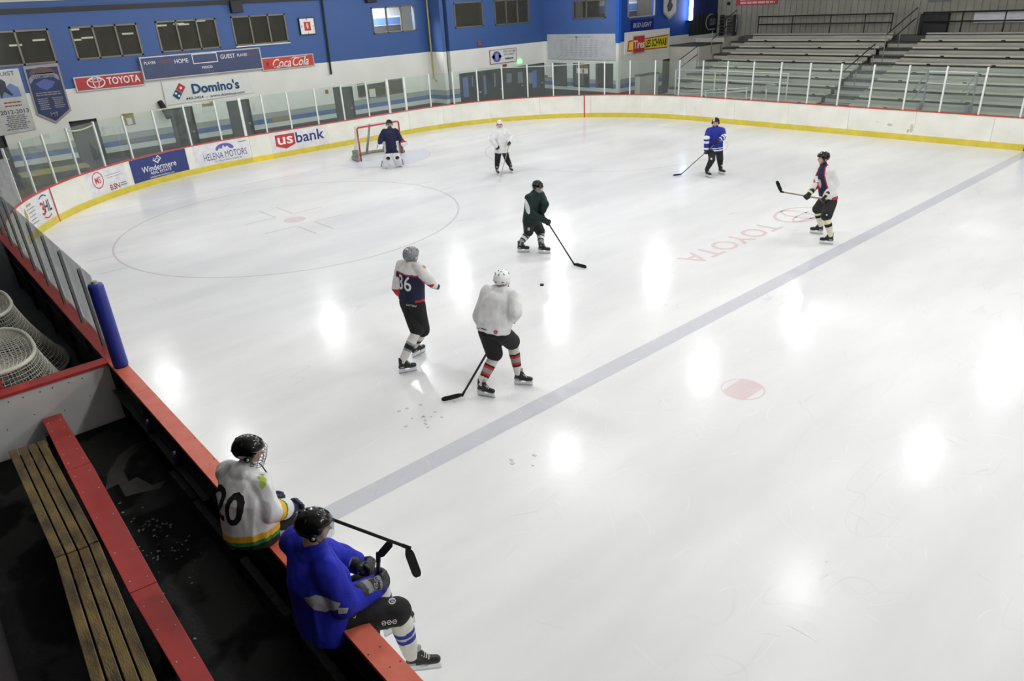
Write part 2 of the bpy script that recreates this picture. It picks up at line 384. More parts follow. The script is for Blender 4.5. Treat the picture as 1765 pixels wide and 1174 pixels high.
DOOR_END = [(0.9, 1.95, 0, 1.95), (at(118, 209, 'x', EWX).y, at(166, 205, 'x', EWX).y, 0, 2.03), (at(289, 185, 'x', EWX).y, at(330, 180, 'x', EWX).y, 0, 2.03),
            (at(389, 172, 'x', EWX).y, at(428, 168, 'x', EWX).y, 0, 2.03), (at(573, 149, 'x', EWX).y, at(606, 145, 'x', EWX).y, 0, 2.05)]
LOW_WIN = [(at(633, 150, 'x', EWX).y, at(664, 150, 'x', EWX).y, 1.36, 2.04), (at(670, 150, 'x', EWX).y, at(694, 150, 'x', EWX).y, 1.40, 2.08)]
panelled('wall_end', 'x', EWX, -0.25, NEAR, 20.5, 0, TOPZ, WIN_END+DOOR_END+LOW_WIN, M('paint_end'))
WIN_FAR = [(21.15, 22.92, 4.11, 5.24), (23.68, 26.02, 4.09, 5.24)]
DOOR_FAR = [(at(791, 126, 'x', FWX).y, at(938, 112, 'x', FWX).y, 0, 2.06)]
panelled('wall_end_right', 'x', FWX, -0.25, 20.72, CWY+0.2, 0, TOPZ, WIN_FAR+DOOR_FAR, M('paint_end'))
panelled('wall_jog', 'y', 20.30, 0.2, EWX-0.05, FWX, 0, TOPZ, [], M('paint_end'))
MB().box((EWX-0.3, 20.5, 0), (FWX-0.25, 20.72, TOPZ)).build('wall_jog_back', M('room_dark'))['kind'] = 'structure'
WIN_CW = [(-21.08, -18.86, 4.17, 5.02)]
DOOR_CW = [(-22.57, -21.57, 0.90, 2.06), (-21.10, -19.96, 0.92, 2.09), (-19.52, -18.36, 0.92, 2.11)]
panelled('wall_corner', 'y', CWY, 0.2, FWX-0.2, SWX, 0, TOPZ, WIN_CW+DOOR_CW, M('paint_far'))
WIN_SW = [(27.74, 29.87, 4.11, 5.12)]
panelled('wall_side', 'x', SWX, -0.2, CWY+0.2, BWY+0.2, 0, TOPZ, WIN_SW+[(30.63, 31.51, 0, 2.0)], M('paint_side'))
mb = MB(); x = SWX
while x < 18:                                                       # corrugated cladding behind the bleachers
    mb.box((x, BWY, 0), (x+0.26, BWY+0.2, TOPZ)); mb.box((x+0.26, BWY+0.03, 0), (x+0.31, BWY+0.2, TOPZ)); x += 0.31
tag(mb.build('wall_far', M('corrugated')), kind='structure')
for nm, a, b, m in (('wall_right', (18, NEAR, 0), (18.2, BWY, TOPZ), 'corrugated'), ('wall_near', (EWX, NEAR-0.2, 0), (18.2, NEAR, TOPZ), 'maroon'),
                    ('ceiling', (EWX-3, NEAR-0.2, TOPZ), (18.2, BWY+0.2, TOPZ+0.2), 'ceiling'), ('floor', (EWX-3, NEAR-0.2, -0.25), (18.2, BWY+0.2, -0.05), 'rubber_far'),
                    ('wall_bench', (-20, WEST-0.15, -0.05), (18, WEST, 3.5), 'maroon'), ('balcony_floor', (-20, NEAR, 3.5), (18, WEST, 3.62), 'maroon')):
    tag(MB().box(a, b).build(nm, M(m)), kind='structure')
# dark rooms behind the windows and doors
mb = MB(); mb.box((-27, NEAR, 3.6), (EWX-0.25, 20.3, 3.7)); mb.box((-27, NEAR, 3.7), (-26.8, 17.0, TOPZ)); mb.box((-27, 16.9, 3.7), (EWX-0.25, 17.0, TOPZ)); mb.box((-27, NEAR, 0), (-26.8, 20.3, 3.6))
tag(mb.build('wall_rooms', M('room_dark')), kind='structure')
tag(MB().box((-27, 17.0, 3.7), (-26.8, 20.5, TOPZ)).build('wall_room_striped', M('paint_room')), kind='structure')
mb = MB(); mb.box((-26.2, 20.72, 3.6), (FWX-0.25, 29, 3.7)); mb.box((-26.2, 20.72, 0), (-26.0, 29, TOPZ)); mb.box((-26.2, 29, 0), (FWX-0.25, 29.2, TOPZ))
mb.box((FWX-0.2, 30.3, 0), (SWX-0.25, 30.5, TOPZ)); mb.box((FWX-0.25, CWY+0.25, 3.6), (SWX-0.25, 30.3, 3.7)); mb.box((SWX-1.2, 30.5, 0), (SWX-1.1, BWY, TOPZ))
tag(mb.build('wall_rooms_right', M('room_dark')), kind='structure')
tag(MB().box((SWX-1.6, 27.4, 3.7), (SWX-1.5, 30.28, TOPZ)).build('wall_side_reflection', M('paint_room')), kind='structure')  # striped backdrop added in place of the reflection in the side window

WN = [0]
def window(axis, v, h, bars, frame='win_frame', glass='window_glass', fw=0.06, sill=False):
    WN[0] += 1; u0, u1, z0, z1 = h; nm = 'window_%d' % WN[0]; P = (lambda u, d, z: (v+d, u, z)) if axis == 'x' else (lambda u, d, z: (u, v-d, z))
    def bx(mb, a, b, c, d, e0=-0.05, e1=0.03):
        p, q = P(a, e0, c), P(b, e1, d); mb.box([min(i, j) for i, j in zip(p, q)], [max(i, j) for i, j in zip(p, q)])
    g = MB(); bx(g, u0+0.02, u1-0.02, z0+0.02, z1-0.02, -0.035, -0.02); o = tag(g.build(nm, M(glass)), kind='structure')
    f = MB(); bx(f, u0, u1, z1-fw, z1); bx(f, u0, u1, z0, z0+fw); bx(f, u0, u0+fw, z0, z1); bx(f, u1-fw, u1, z0, z1)
    for k in bars: c = u0+(u1-u0)*k; bx(f, c-fw*0.5, c+fw*0.5, z0, z1)
    f.build('window_frame', M(frame), o)
    if sill: s = MB(); bx(s, u0-0.02, u1+0.02, z0-0.04, z0, -0.02, 0.07); s.build('window_sill', M('post_white'), o)
    return o
for i, h in enumerate(WIN_END): window('x', EWX, h, (1/3, 2/3), sill=(i == 3), glass='window_clear' if i == 4 else 'window_glass')
for i, h in enumerate(WIN_FAR): window('x', FWX, h, () if i == 0 else (0.33, 0.66))
window('y', CWY, WIN_CW[0], (0.42,)); window('x', SWX, WIN_SW[0], (), 'post_grey', 'window_clear')
window('x', EWX, LOW_WIN[0], (), fw=0.05)
for o in [window('x', EWX, LOW_WIN[1], (), fw=0.05)]: MB().box((EWX-0.10, LOW_WIN[1][0]+0.04, LOW_WIN[1][2]+0.04), (EWX-0.06, LOW_WIN[1][1]-0.04, LOW_WIN[1][3]-0.04)).build('roller_shutter', M('brown_board'), o)
for i, h in enumerate(DOOR_CW[:2]): window('y', CWY, h, (), 'near_black', fw=0.08)
DN = [0]
def door(axis, v, u0, u1, z0, z1, m='door_grey', d=0.09, leaves=1, pane=None, handle=True):
    DN[0] += 1; P = (lambda u, e, z: (v-e, u, z)) if axis == 'x' else (lambda u, e, z: (u, v+e, z))
    def bx(mb, a, b, c, dd, e0, e1):
        p, q = P(a, e0, c), P(b, e1, dd); mb.box([min(i, j) for i, j in zip(p, q)], [max(i, j) for i, j in zip(p, q)])
    g = MB(); w = (u1-u0-0.08)/leaves
    for k in range(leaves): bx(g, u0+0.04+k*w+0.008, u0+0.04+(k+1)*w-0.008, z0+0.01, z1-0.05, d, d+0.05)
    o = tag(g.build('door_%d' % DN[0], M(m)), kind='structure')
    f = MB(); bx(f, u0, u0+0.045, z0, z1, -0.015, 0.16); bx(f, u1-0.045, u1, z0, z1, -0.015, 0.16); bx(f, u0, u1, z1-0.05, z1, -0.015, 0.16); f.build('door_frame', M('near_black'), o)
    if handle:
        hb = MB()
        for k in range(leaves): bx(hb, u0+0.04+(k+1)*w-0.14, u0+0.04+(k+1)*w-0.05, 1.02, 1.08, d-0.04, d)
        hb.build('door_handle', M('steel'), o)
    if pane:
        for (a, b, c, e, pm) in pane: q = MB(); bx(q, a, b, c, e, d-0.006, d-0.001); q.build('door_pane', M(pm), o)
    return o
mat('pane_blue', (92, 120, 176), 0.3); mat('pane_lit', (70, 122, 205), 0.4); mat('pane_grey', (120, 128, 140), 0.3)
for h in DOOR_END: door('x', EWX, *h)
a, b = DOOR_FAR[0][:2]; w = (b-a)/4
door('x', FWX, a, a+w, 0, 2.06, 'door_black', pane=[(a+0.25, a+0.60, 0.9, 1.85, 'pane_blue'), (a+0.85, a+0.92, 1.35, 1.85, 'pane_blue')])
door('x', FWX, a+w, a+2*w, 0, 2.06, 'door_black', pane=[(a+w+0.15, a+w+0.3, 0.9, 1.8, 'pane_blue'), (a+w+0.85, a+w+0.95, 1.2, 1.85, 'pane_grey')])
door('x', FWX, a+2*w, a+3*w, 0, 2.06, 'door_black', pane=[(a+2*w+0.25, a+2*w+0.6, 1.3, 1.75, 'pane_grey'), (a+2*w+1.05, a+2*w+1.4, 1.2, 1.75, 'pane_grey')])
door('x', FWX, a+3*w, b, 0, 2.06, 'door_black', pane=[(a+3*w+0.35, a+3*w+0.62, 1.1, 1.65, 'pane_grey'), (a+3*w+0.62, a+3*w+0.95, 0.85, 1.72, 'pane_lit')])
h = DOOR_CW[2]; door('y', CWY, h[0], h[1], h[2]-0.02, h[3], 'door_black', leaves=2, handle=False)
MB().box((SWX-0.12, 30.63, 0), (SWX-0.07, 31.51, 2.0)).build('door_9', M('door_black'))['kind'] = 'structure'
# beam under the ceiling edge, pipe on the building corner
tag(MB().box((EWX, NEAR, 5.62), (EWX+0.12, 20.3, 5.78)).build('trim_1', M('near_black')), kind='structure')
tag(MB().box((EWX, NEAR, 5.98), (EWX+0.25, 20.3, 6.1)).build('trim_2', M('concrete')), kind='structure')
mb = MB(); mb.box((SWX-0.12, CWY-0.05, 3.05), (SWX+0.06, CWY+0.12, TOPZ), 0); mb.box((SWX-0.10, CWY-0.04, 0.74), (SWX+0.05, CWY+0.12, 3.05), 1)
mat('corner_blue', (34, 100, 205), 0.5); tag(mb.build('trim_3', [M('corner_blue'), M('board_white')]), kind='structure')
tag(MB().tube([(EWX+0.10, at(560, 40, 'x', EWX).y, TOPZ), (EWX+0.10, at(569, 128, 'x', EWX).y, 2.62)], 0.045).build('drain_pipe', M('black')), 'black vertical pipe running down the wall right of the square clock', 'pipe')
tag(MB().tube([(EWX+0.35, 20.15, TOPZ), (EWX+0.30, 20.2, 1.9), (EWX+0.5, 20.22, 1.78)], 0.04).build('gas_pipe', mat('pipe_yellow', (176, 166, 92), 0.5)), 'thin yellow pipe in the inner corner of the blue and white wall', 'pipe')

# ---- lamps of the hall
lampproto = None
for i, x in enumerate(LAMP_X):
    for j, y in enumerate(LAMP_Y):
        if y < -2 or y > 27: continue
        ld = bpy.data.lights.new('bay_light', 'POINT'); ld.shadow_soft_size = 0.3; ld.energy = LAMP_W; ld.color = (0.985, 0.99, 1.0)
        lo = bpy.data.objects.new('bay_light', ld); COL.objects.link(lo); lo.location = (x, y, LAMP_Z)
        if lampproto is None:
            t = thing('bay_lamp', 'round white high bay lamp hanging over the ice', 'lamp', (x, y, LAMP_Z+0.02), group='high bay lamps under the ceiling')
            mb = MB(); n = 20; R = lambda r, z: [(r*math.cos(2*PI*k/n), r*math.sin(2*PI*k/n), z) for k in range(n)]
            mb.loft([R(0.36, 0.0), R(0.37, 0.03), R(0.2, 0.22), R(0.1, 0.34)]); mb.build('shade', M('post_white'), t, world=False)
            MB().loft([R(0.32, -0.004), R(0.32, 0.0)]).build('lens', M('lamp_glow'), t, world=False)
            MB().tube([(0, 0, 0.3), (0, 0, TOPZ-LAMP_Z-0.05)], 0.02).build('stem', M('steel'), t, world=False); lampproto = t
        else: copy_tree(lampproto, loc=(x, y, LAMP_Z+0.02))

# ================================================================== the ice sheet
pts = []
s = -14.0
while s <= S1+2*SA+SL+12.2+18: pts.append(path(s)[0]); s += 0.25 if S1-0.3 < s < S1+2*SA+SL+0.3 else 1.0
mb = MB(); mb.extrude([Vector((p.x, p.y, -0.05)) for p in pts][::-1], (0, 0, 0.05)); 
ice = tag(mb.build('ice_sheet', M('ice')), 'white indoor ice sheet with faint painted lines inside the boards', 'ice')
gmap = lambda x0, y0, e: (lambda a, b: Vector((x0+a, y0+b, e)))
def ground(name, g, m, x0=0, y0=0, e=0.0015, label=None):
    o = decal(name, g, gmap(x0, y0, e), M(m), ice)
    if label: o['label'] = label
    return o
ground('zone_line', rect2d(0.305, RW, 0.152, RW/2), 'ice_blue', label='wide grey blue line across the ice')
ccx, ccy = -12.03, 6.486
for yy, f in ((ccy, 'ice_dark'), (RW-ccy, 'ice_redf')):
    ground('faceoff_circle', ring2d(4.572, 4.572, 0.051, n=96), f, ccx, yy)
    if yy == ccy:
        ground('faceoff_spot', tri2d(ell2d(0.305, 0.305)), 'ice_redf', ccx, yy)
        g = join2d(*[rect2d(1.1, 0.045, sx*1.2, sy*0.26) for sx in (-1, 1) for sy in (-1, 1)], *[rect2d(0.045, 0.9, sx*0.65, sy*0.71) for sx in (-1, 1) for sy in (-1, 1)])
        ground('faceoff_marks', g, 'ice_dark', ccx, yy)
    ground('hash_marks', join2d(*[rect2d(0.045, 0.6, sx*0.62, sy*(4.53+0.3)) for sx in (-1, 1) for sy in (-1, 1)]), f, ccx, yy)
c0 = ell2d(0.305, 0.305, n=60); band = [p for p in c0]
inner = lambda sg: [(sg*0.19, b) for b in (-0.2,)]
ring = ring2d(0.305, 0.305, 0.022, n=60)
core = tri2d([(x, y) for x, y in ell2d(0.2825, 0.2825, n=80) if abs(x) <= 0.195])
g = join2d(ring, core); g = move2d(g, 0, 0, rot=math.radians(0)); ground('neutral_spot', g, 'ice_red', 1.937, 6.53)
ground('goal_line', rect2d(0.05, 21.5, 0, RW/2), 'ice_redf', -17.66, 0)
cr = [(1.83*math.cos(t), 1.83*math.sin(t)) for t in [(-PI/2+PI*k/30) for k in range(31)]]
ground('goal_crease', tri2d(cr), 'ice_crease', -17.63, RW/2, label='pale blue goal crease')
ground('crease_line', stroke2d(cr, 0.05), 'ice_redf', -17.63, RW/2, 0.0025)
tm = lambda a, b: Vector((-1.855+b, 12.17-a, 0.0015))
txt = text2d('TOYOTA', 0.56, 0.012, fit=3.45); decal('ice_lettering', txt, tm, M('ice_red'), ice)
lg = join2d(ring2d(0.79, 0.52, 0.075, n=60), ring2d(0.28, 0.48, 0.06, n=40), move2d(ring2d(0.62, 0.20, 0.055, n=40), 0, 0.22)); lm = lambda a, b: Vector((-1.83+b, 15.05-a, 0.0015))
decal('ice_logo', lg, lm, M('ice_red'), ice)
# chips of ice and snow near the line
mb = MB(); rr = random.Random(3)
for k in range(18):
    q = (735+rr.gauss(0, 25), 722+rr.gauss(0, 12)) if k < 14 else (885+rr.gauss(0, 22), 797+rr.gauss(0, 6))
    p = at(q[0], q[1]); mb.obox((p.x, p.y, 0.004), (0.022*rr.random()+0.006, 0, 0), (0, 0.018*rr.random()+0.005, 0), (0, 0, 0.003))
tag(mb.build('ice_chips', M('ice_dark')), 'grey ice chips scattered beside the wide grey line', 'ice chips', kind='stuff')

# hair thin scratches cut by the skates
mat('scratch', (250, 250, 251), 0.5, var=0.02); mat('scratch_dark', (176, 177, 186), 0.5, var=0.02)
for nm, m_, cnt, sd_, lab in (('skate_scratches', 'scratch', 260, 5, 'pale hair thin skate scratches in the ice'), ('skate_cuts', 'scratch_dark', 46, 8, 'dark thin skate cuts in the ice along the wide line')):
    rr = random.Random(sd_); gs = []
    for k in range(cnt):
        if m_ == 'scratch':
            c_ = ((1580, 800, 110, 60), (1375, 1010, 110, 70), (980, 790, 80, 60), (1215, 640, 60, 50), (1300, 800, 330, 230), (900, 560, 330, 160))[min(5, int(rr.random()*8))]; q = at(rr.gauss(c_[0], c_[1]*0+c_[2]), rr.gauss(c_[1], c_[3])); x_, y_ = q.x, q.y
        else: x_, y_ = 0.15+rr.uniform(-0.13, 0.13), rr.choice((rr.uniform(0.5, 6), rr.uniform(0.5, 14)))
        if not (-14 < x_ < 8 and 0.3 < y_ < 24): continue
        a_ = rr.random()*PI; L_ = rr.uniform(0.08, 0.55) if m_ == 'scratch' else rr.uniform(0.05, 0.16); cv = rr.uniform(-0.6, 0.6); pts_ = [(x_+L_*t*math.cos(a_+cv*t), y_+L_*t*math.sin(a_+cv*t)) for t in (0, 0.2, 0.4, 0.6, 0.8, 1.0)]
        w_ = rr.uniform(0.002, 0.005); gs.append(stroke2d(pts_, [w_*0.3, w_, w_, w_, w_, w_*0.3]))
    o = ground(nm, join2d(*gs), m_, e=0.0028); o['kind'] = 'stuff'; o['label'] = lab
# ================================================================== dasher boards
plain = 'plain white rink board with yellow kick plate and red cap, no advert'
def board(s0, s1, label=plain, ad=None, face='board_white', kick='kick_yellow', group='plain white rink boards', edge=None):
    c, n = path((s0+s1)/2); t = thing('rink_board', label, 'rink board', (c.x, c.y, 0), group=group if label == plain else None)
    strip(MB(), s0+0.004, s1-0.004, 0.195, 0.985, 0.0, 0.09).build('panel', M(face), t)
    strip(MB(), s0, s1, 0.0, 0.2, -0.012, 0.09).build('kick_plate', M(kick), t)
    strip(MB(), s0, s1, 0.985, RH, -0.015, 0.13).build('cap_rail', M('cap_red'), t)
    strip(MB(), s0, s1, 0.0, 0.98, 0.10, 0.14).build('backing', M('rubber_far'), t)
    if ad: ad(t)
    if edge is not None: decal('goal_line_mark', rect2d(0.06, RH-0.03, 0, (RH-0.03)/2, 1), board_map(edge, 0.016), M('cap_red'), t)
    return t
def adsheet(t, s0, s1, m, z0=0.21, z1=0.975): return strip(MB(), s0, s1, z0, z1, -0.004, 0.0).build('advertisement', M(m), t)
mat('ad_navy', (48, 62, 122), 0.4, var=0.03)
def ad_hl(t):
    a = adsheet(t, 15.9, 18.05, 'board_ad'); mp = board_map(17.55, 0.008); B = M('ink_dark')
    decal('lettering', move2d(text2d('HL', 0.30, 0.03, 0.12, fit=0.42), 0.13, 0.58), mp, B, a); decal('lettering', move2d(text2d('3', 0.34, 0.035), -0.17, 0.56), mp, M('ink_red'), a)
    decal('swoosh', stroke2d([(-0.22+0.44*k/10, 0.84+0.06*math.sin(PI*k/10)) for k in range(11)], 0.035), mp, B, a)
    decal('swoosh', stroke2d([(-0.22+0.44*k/10, 0.33-0.06*math.sin(PI*k/10)) for k in range(11)], 0.035), mp, M('ink_red'), a)
    decal('lettering', lines2d(-1.15, -0.6, 0.3, 0.8, 5, h=0.22, seed=4), mp, M('ink_grey'), a)
    decal('emblem', tri2d([(-1.42, 0.5), (-1.30, 0.44), (-1.18, 0.62), (-1.28, 0.86), (-1.38, 0.74)]), mp, mat('ink_gold', (176, 160, 92), 0.6, var=0), a); decal('lettering', lines2d(-1.15, -0.75, 0.8, 0.92, 1, h=0.5, seed=9), mp, M('ink_gold'), a)
def ad_bs(t):
    a = adsheet(t, 19.9, 21.62, 'board_ad'); mp = board_map(20.76, 0.008)
    decal('emblem', ring2d(0.25, 0.26, 0.03, -0.38, 0.68), mp, M('ink_red'), a); decal('lettering', move2d(text2d('MS', 0.2, 0.02, fit=0.26), -0.38, 0.68), mp, M('ink_red'), a)
    decal('lettering', move2d(text2d('B', 0.17, 0.03), 0.12, 0.34), mp, M('ink_red'), a); decal('lettering', move2d(text2d('S', 0.17, 0.03), 0.26, 0.34), mp, M('ink_dark'), a); decal('lettering', move2d(text2d('N', 0.17, 0.03), 0.40, 0.34), mp, M('ink_red'), a)
    decal('lettering', lines2d(0.5, 0.82, 0.28, 0.42, 2, h=0.5, seed=5), mp, M('ink_grey'), a); decal('lettering', lines2d(-0.05, 0.75, 0.62, 0.78, 2, h=0.2, seed=8), mp, M('ink_grey'), a)
def ad_wi(t):
    a = adsheet(t, 21.86, 24.17, 'ad_navy'); mp = board_map(23.0, 0.008); w = M('ink_white')
    decal('lettering', move2d(text2d('Windermere', 0.20, 0.008, fit=1.42), 0.0, 0.57), mp, w, a); decal('lettering', move2d(text2d('REAL ESTATE', 0.09, 0.008, fit=0.84), 0.05, 0.40), mp, w, a)
    decal('lettering', move2d(text2d('windermerehelena.com', 0.07, 0.0, fit=1.02), 0.05, 0.275), mp, w, a)
    decal('emblem', join2d(stroke2d([(-0.12, 0.88), (-0.17, 0.82), (0.0, 0.70), (0.04, 0.74)], 0.035), stroke2d([(0.0, 0.90), (0.06, 0.93), (0.15, 0.83), (0.05, 0.75)], 0.035), stroke2d([(-0.10, 0.80), (0.0, 0.87), (0.08, 0.80), (0.0, 0.75)], 0.025)), mp, w, a)
def ad_he(t):
    a = adsheet(t, 24.45, 26.66, 'board_ad'); mp = board_map(25.7, 0.008); P = M('ink_purple')
    decal('lettering', move2d(text2d('HELENA MOTORS', 0.24, -0.004, fit=1.72), -0.02, 0.49), mp, M('ink_navy'), a)
    decal('lettering', move2d(text2d('The Way A Dealer Should Be', 0.07, 0.0, 0.3, fit=1.1), 0.05, 0.29), mp, M('ink_dark'), a)
    dome = [(0.36*math.cos(t_), 0.70+0.20*math.sin(t_)) for t_ in [PI*k/24 for k in range(25)]]+[(-0.30, 0.66), (-0.2, 0.76), (-0.12, 0.70), (-0.03, 0.84), (0.03, 0.74), (0.12, 0.79), (0.22, 0.68), (0.31, 0.66)]
    decal('emblem', tri2d(dome), mp, P, a); decal('lettering', lines2d(0.55, 0.9, 0.82, 0.9, 1, h=0.4, seed=3), mp, M('ink_grey'), a)
def ad_us(t):
    a = adsheet(t, 27.62, 30.0, 'board_ad'); mp = board_map(28.55, 0.008); mq = board_map(28.55, 0.012)
    decal('emblem', tri2d([(-0.80, 0.86), (0.02, 0.86), (0.02, 0.44), (-0.39, 0.30), (-0.80, 0.44)]), mp, M('ink_red'), a)
    decal('lettering', move2d(text2d('us', 0.40, 0.022, fit=0.64), -0.39, 0.62), mq, M('ink_white'), a)
    decal('lettering', move2d(text2d('bank', 0.40, 0.022, fit=1.26), 0.70, 0.66), mp, M('ink_navy'), a)
seg = [(-13.5, -11.1), (-11.1, -8.7), (-8.7, -6.3), (-6.3, -3.9), (-3.9, -1.5), (-1.5, 0.9), (0.9, 3.66)]

def near_board(s0, s1, label, group=None, cap='cap_near'):
    c, n = path((s0+s1)/2); t = thing('rink_board', label, 'rink board', (c.x, c.y, 0), group=group)
    strip(MB(), s0+0.003, s1-0.003, 0.0, 0.975, 0.0, 0.05).build('panel', M('board_white'), t)
    strip(MB(), s0+0.003, s1-0.003, RH-0.04, RH, -0.008, 0.172).build('cap_rail', M(cap), t)
    mb = MB(); strip(mb, s0, s1, -0.05, 0.97, 0.052, 0.11); n_ = max(1, int((s1-s0)/1.2))
    for k in range(n_+1):
        q = s0+0.05+(s1-s0-0.1)*k/n_; strip(mb, q-0.03, q+0.03, -0.05, 0.97, 0.11, 0.16)
    strip(mb, s0, s1, 0.60, 0.64, 0.11, 0.15); mb.build('frame', M('near_black'), t)
    return t
near_board(-11.0, -6.2, 'red capped bench board beyond the blue shirted seated player, right of him', )
near_board(-6.2, -1.45, 'bench board with the red cap that the blue shirted player sits on')
near_board(-1.45, 2.45, 'bench board with the red cap that the player numbered 20 sits on')
near_board(2.45, 3.66, 'short red capped board beside the blue padded post')
for a, b in ((3.66, 6.7), (6.7, 10.25), (10.25, 13.8), (13.8, 15.84)): near_board(a, b, 'red capped board under the low grey glass by the stored goals', 'near boards under the low glass', 'cap_red')
# bolts in the cap where the two players sit
for lab_, qs in (('numbered 20', [(342, 753), (350, 768), (372, 790), (362, 800)]), ('blue shirted player sits', [(655, 1115), (672, 1150), (690, 1140), (633, 1130)])):
    cp_ = [c for o in COL.objects if lab_ in o.get('label', '') for c in o.children if c.name.startswith('cap_rail')][0]
    for q in qs:
        p = at(q[0], q[1], 'z', RH); MB().ball((p.x, max(-0.15, min(-0.01, p.y)), RH), (0.007, 0.007, 0.004), 8, 5).build('bolt', M('near_black'), cp_)
pan = [(18.11, 19.84, None), (30.04, 32.2, None), (32.2, 34.12, None), (34.12, 35.9, None), (35.9, 38.25, None), (38.25, 40.63, None), (43.03, 45.4, None), (45.4, 47.65, None), (47.65, 50.04, None),
       (50.04, 52.45, None), (52.45, 54.86, None), (57.2, 59.6, None), (62.0, 64.4, None), (64.4, 66.8, None)]
for a, b, l in pan: board(a, b)
board(15.84, 18.11, 'rink board with a hockey league emblem advert, left of the red goal line mark', ad_hl, edge=18.06)
board(19.84, 21.8, 'rink board with a pale advert, red ring emblem and letters BSN', ad_bs)
board(21.8, 24.2, 'rink board with the dark blue real estate advert', ad_wi)
board(24.2, 26.71, 'rink board with the pale advert of a purple mountain dome over HELENA MOTORS', ad_he)
board(26.71, 27.57, 'narrow white gate board between the mountain advert and the bank advert', kick='kick_bright')
board(27.57, 30.04, 'rink board with the red shield bank advert', ad_us)
board(40.63, 43.03, 'white rink board with a vertical red goal line mark at far corner', edge=42.73)
t = board(54.86, 57.2, 'white rink board with brown scuff stains below the entry stairs of the bleachers')
mat('scuff', (204, 199, 184), 0.6, var=0.15, scale=20)
for g_ in (tri2d(ell2d(0.055, 0.16, 0, 0.42, 14)), tri2d(ell2d(0.05, 0.07, -0.10, 0.32, 10)), tri2d(ell2d(0.10, 0.05, -0.75, 0.48, 12)), tri2d(ell2d(0.05, 0.02, -1.2, 0.55, 10))): decal('scuff_stain', g_, board_map(57.12, 0.003), M('scuff'), t)
t = board(59.6, 62.0, 'rink board painted with the dark blue line at the right edge')
strip(MB(), 60.59, 60.9, 0.0, 0.98, -0.016, 0.0).build('blue_line_mark', M('line_blue'), t)
for sv in (26.72, 30.3, 34.2): pass

# ---- glass posts and panes
PS = [16.35, 17.41, 18.59, 19.75, 20.93, 22.12, 23.31, 24.51, 25.7, 26.65, 27.52, 28.56, 29.75, 30.96, 32.15, 33.2, 34.07, 35.35, 36.52, 37.7, 38.89, 40.08, 41.28, 42.48, 43.67, 44.86, 46.05, 47.21, 48.37, 49.56, 50.76, 51.95, 53.14, 54.33, 55.51, 56.7, 57.89, 59.08, 60.27, 61.46]
def side_of(s):
    if s < S1+0.8: return 'near side'
    return 'end' if s < 38.0 else ('far corner' if s < 47 else 'bleacher side')
GZ = {'end': 2.41, 'far corner': 2.47, 'bleacher side': 2.48}
WH = {'end': 'before the blue and white end wall', 'far corner': 'at the far rounded corner', 'bleacher side': 'in front of the bleachers'}
for i, s in enumerate(PS):
    p, n = path(s); sd = side_of(s); top = GZ[sd]; a = frame_of(n)[0]; wd = 0.05 if i in (9, 15, 16) else 0.028; sd0 = sd
    if i: s0 = PS[i-1]; sd0 = side_of((s+s0)/2)
    t = thing('glass_screen', 'clear rink glass screen with a white upright '+WH[sd0], 'glass screen', (p.x, p.y, RH), group='rink glass screens '+WH[sd0])
    mb = MB(); c = p+n*0.05; mb.obox(c+Vector((0, 0, (RH+top)/2)), a*wd, n*0.025, Vector((0, 0, (top-RH)/2))); mb.build('post', M('post_white'), t)
    if i == 0: continue
    q = MB(); strip(q, s0+0.03, s-0.03, RH, GZ[sd0]-0.02, 0.044, 0.056, step=0.5); q.build('pane', M('rink_glass'), t)
NP = [3.80]+[4.3+1.19*k for k in range(10)]+[16.35]; NT = 2.20
for i, s in enumerate(NP[:-1]):
    p, n = path(s); a = frame_of(n)[0]; tp = NT; c = p+n*0.06
    t = thing('glass_screen', 'low grey glass screen with a grey upright beside the stored goals', 'glass screen', (p.x, p.y, RH), group='low glass screens on the near side')
    if i > 0:
        mb = MB(); mb.obox(c+Vector((0, 0, (RH+tp)/2)), a*0.017, n*0.018, Vector((0, 0, (tp-RH)/2))); mb.build('post', M('post_grey'), t)
        mb = MB(); mb.obox(c+n*0.025-a*0.02+Vector((0, 0, (RH+tp)/2)), a*0.004, n*0.006, Vector((0, 0, (tp-RH)/2-0.02))); mb.build('post_edge', M('near_black'), t)
    q = MB(); strip(q, s+0.03, NP[i+1]-0.03, RH, NT-0.01, 0.02, 0.03, step=0.5); q.build('pane', M('near_glass'), t)
# thin cords hung along the end glass
mat('cord', (214, 214, 200), 0.6)
for (a, b, sag) in ((33.2, 34.07, 0.0),): pass
cords = [((162, 311 - 74), (139, 0))]
def cord(s0, s1, z, sag, lab):
    pts = []
    for k in range(9):
        u = k/8; p, n = path(s0+(s1-s0)*u); pts.append(p+n*0.11+Vector((0, 0, z-sag*4*u*(1-u))))
    tag(MB().tube(pts, 0.022, 6).build('hose', M('cord')), lab, 'hose')
cord(19.9, 20.95, 2.30, 0.06, 'pale hose looped behind the glass in front of the leftmost grey door')
cord(23.31, 25.6, 2.36, -0.03, 'pale hose behind the glass under the pizza banner')
cord(31.0, 33.1, 2.33, 0.02, 'pale hose behind the glass left of the goal')
cord(38.9, 43.6, 2.40, 0.05, 'pale hose behind the glass in front of the black glass doors')

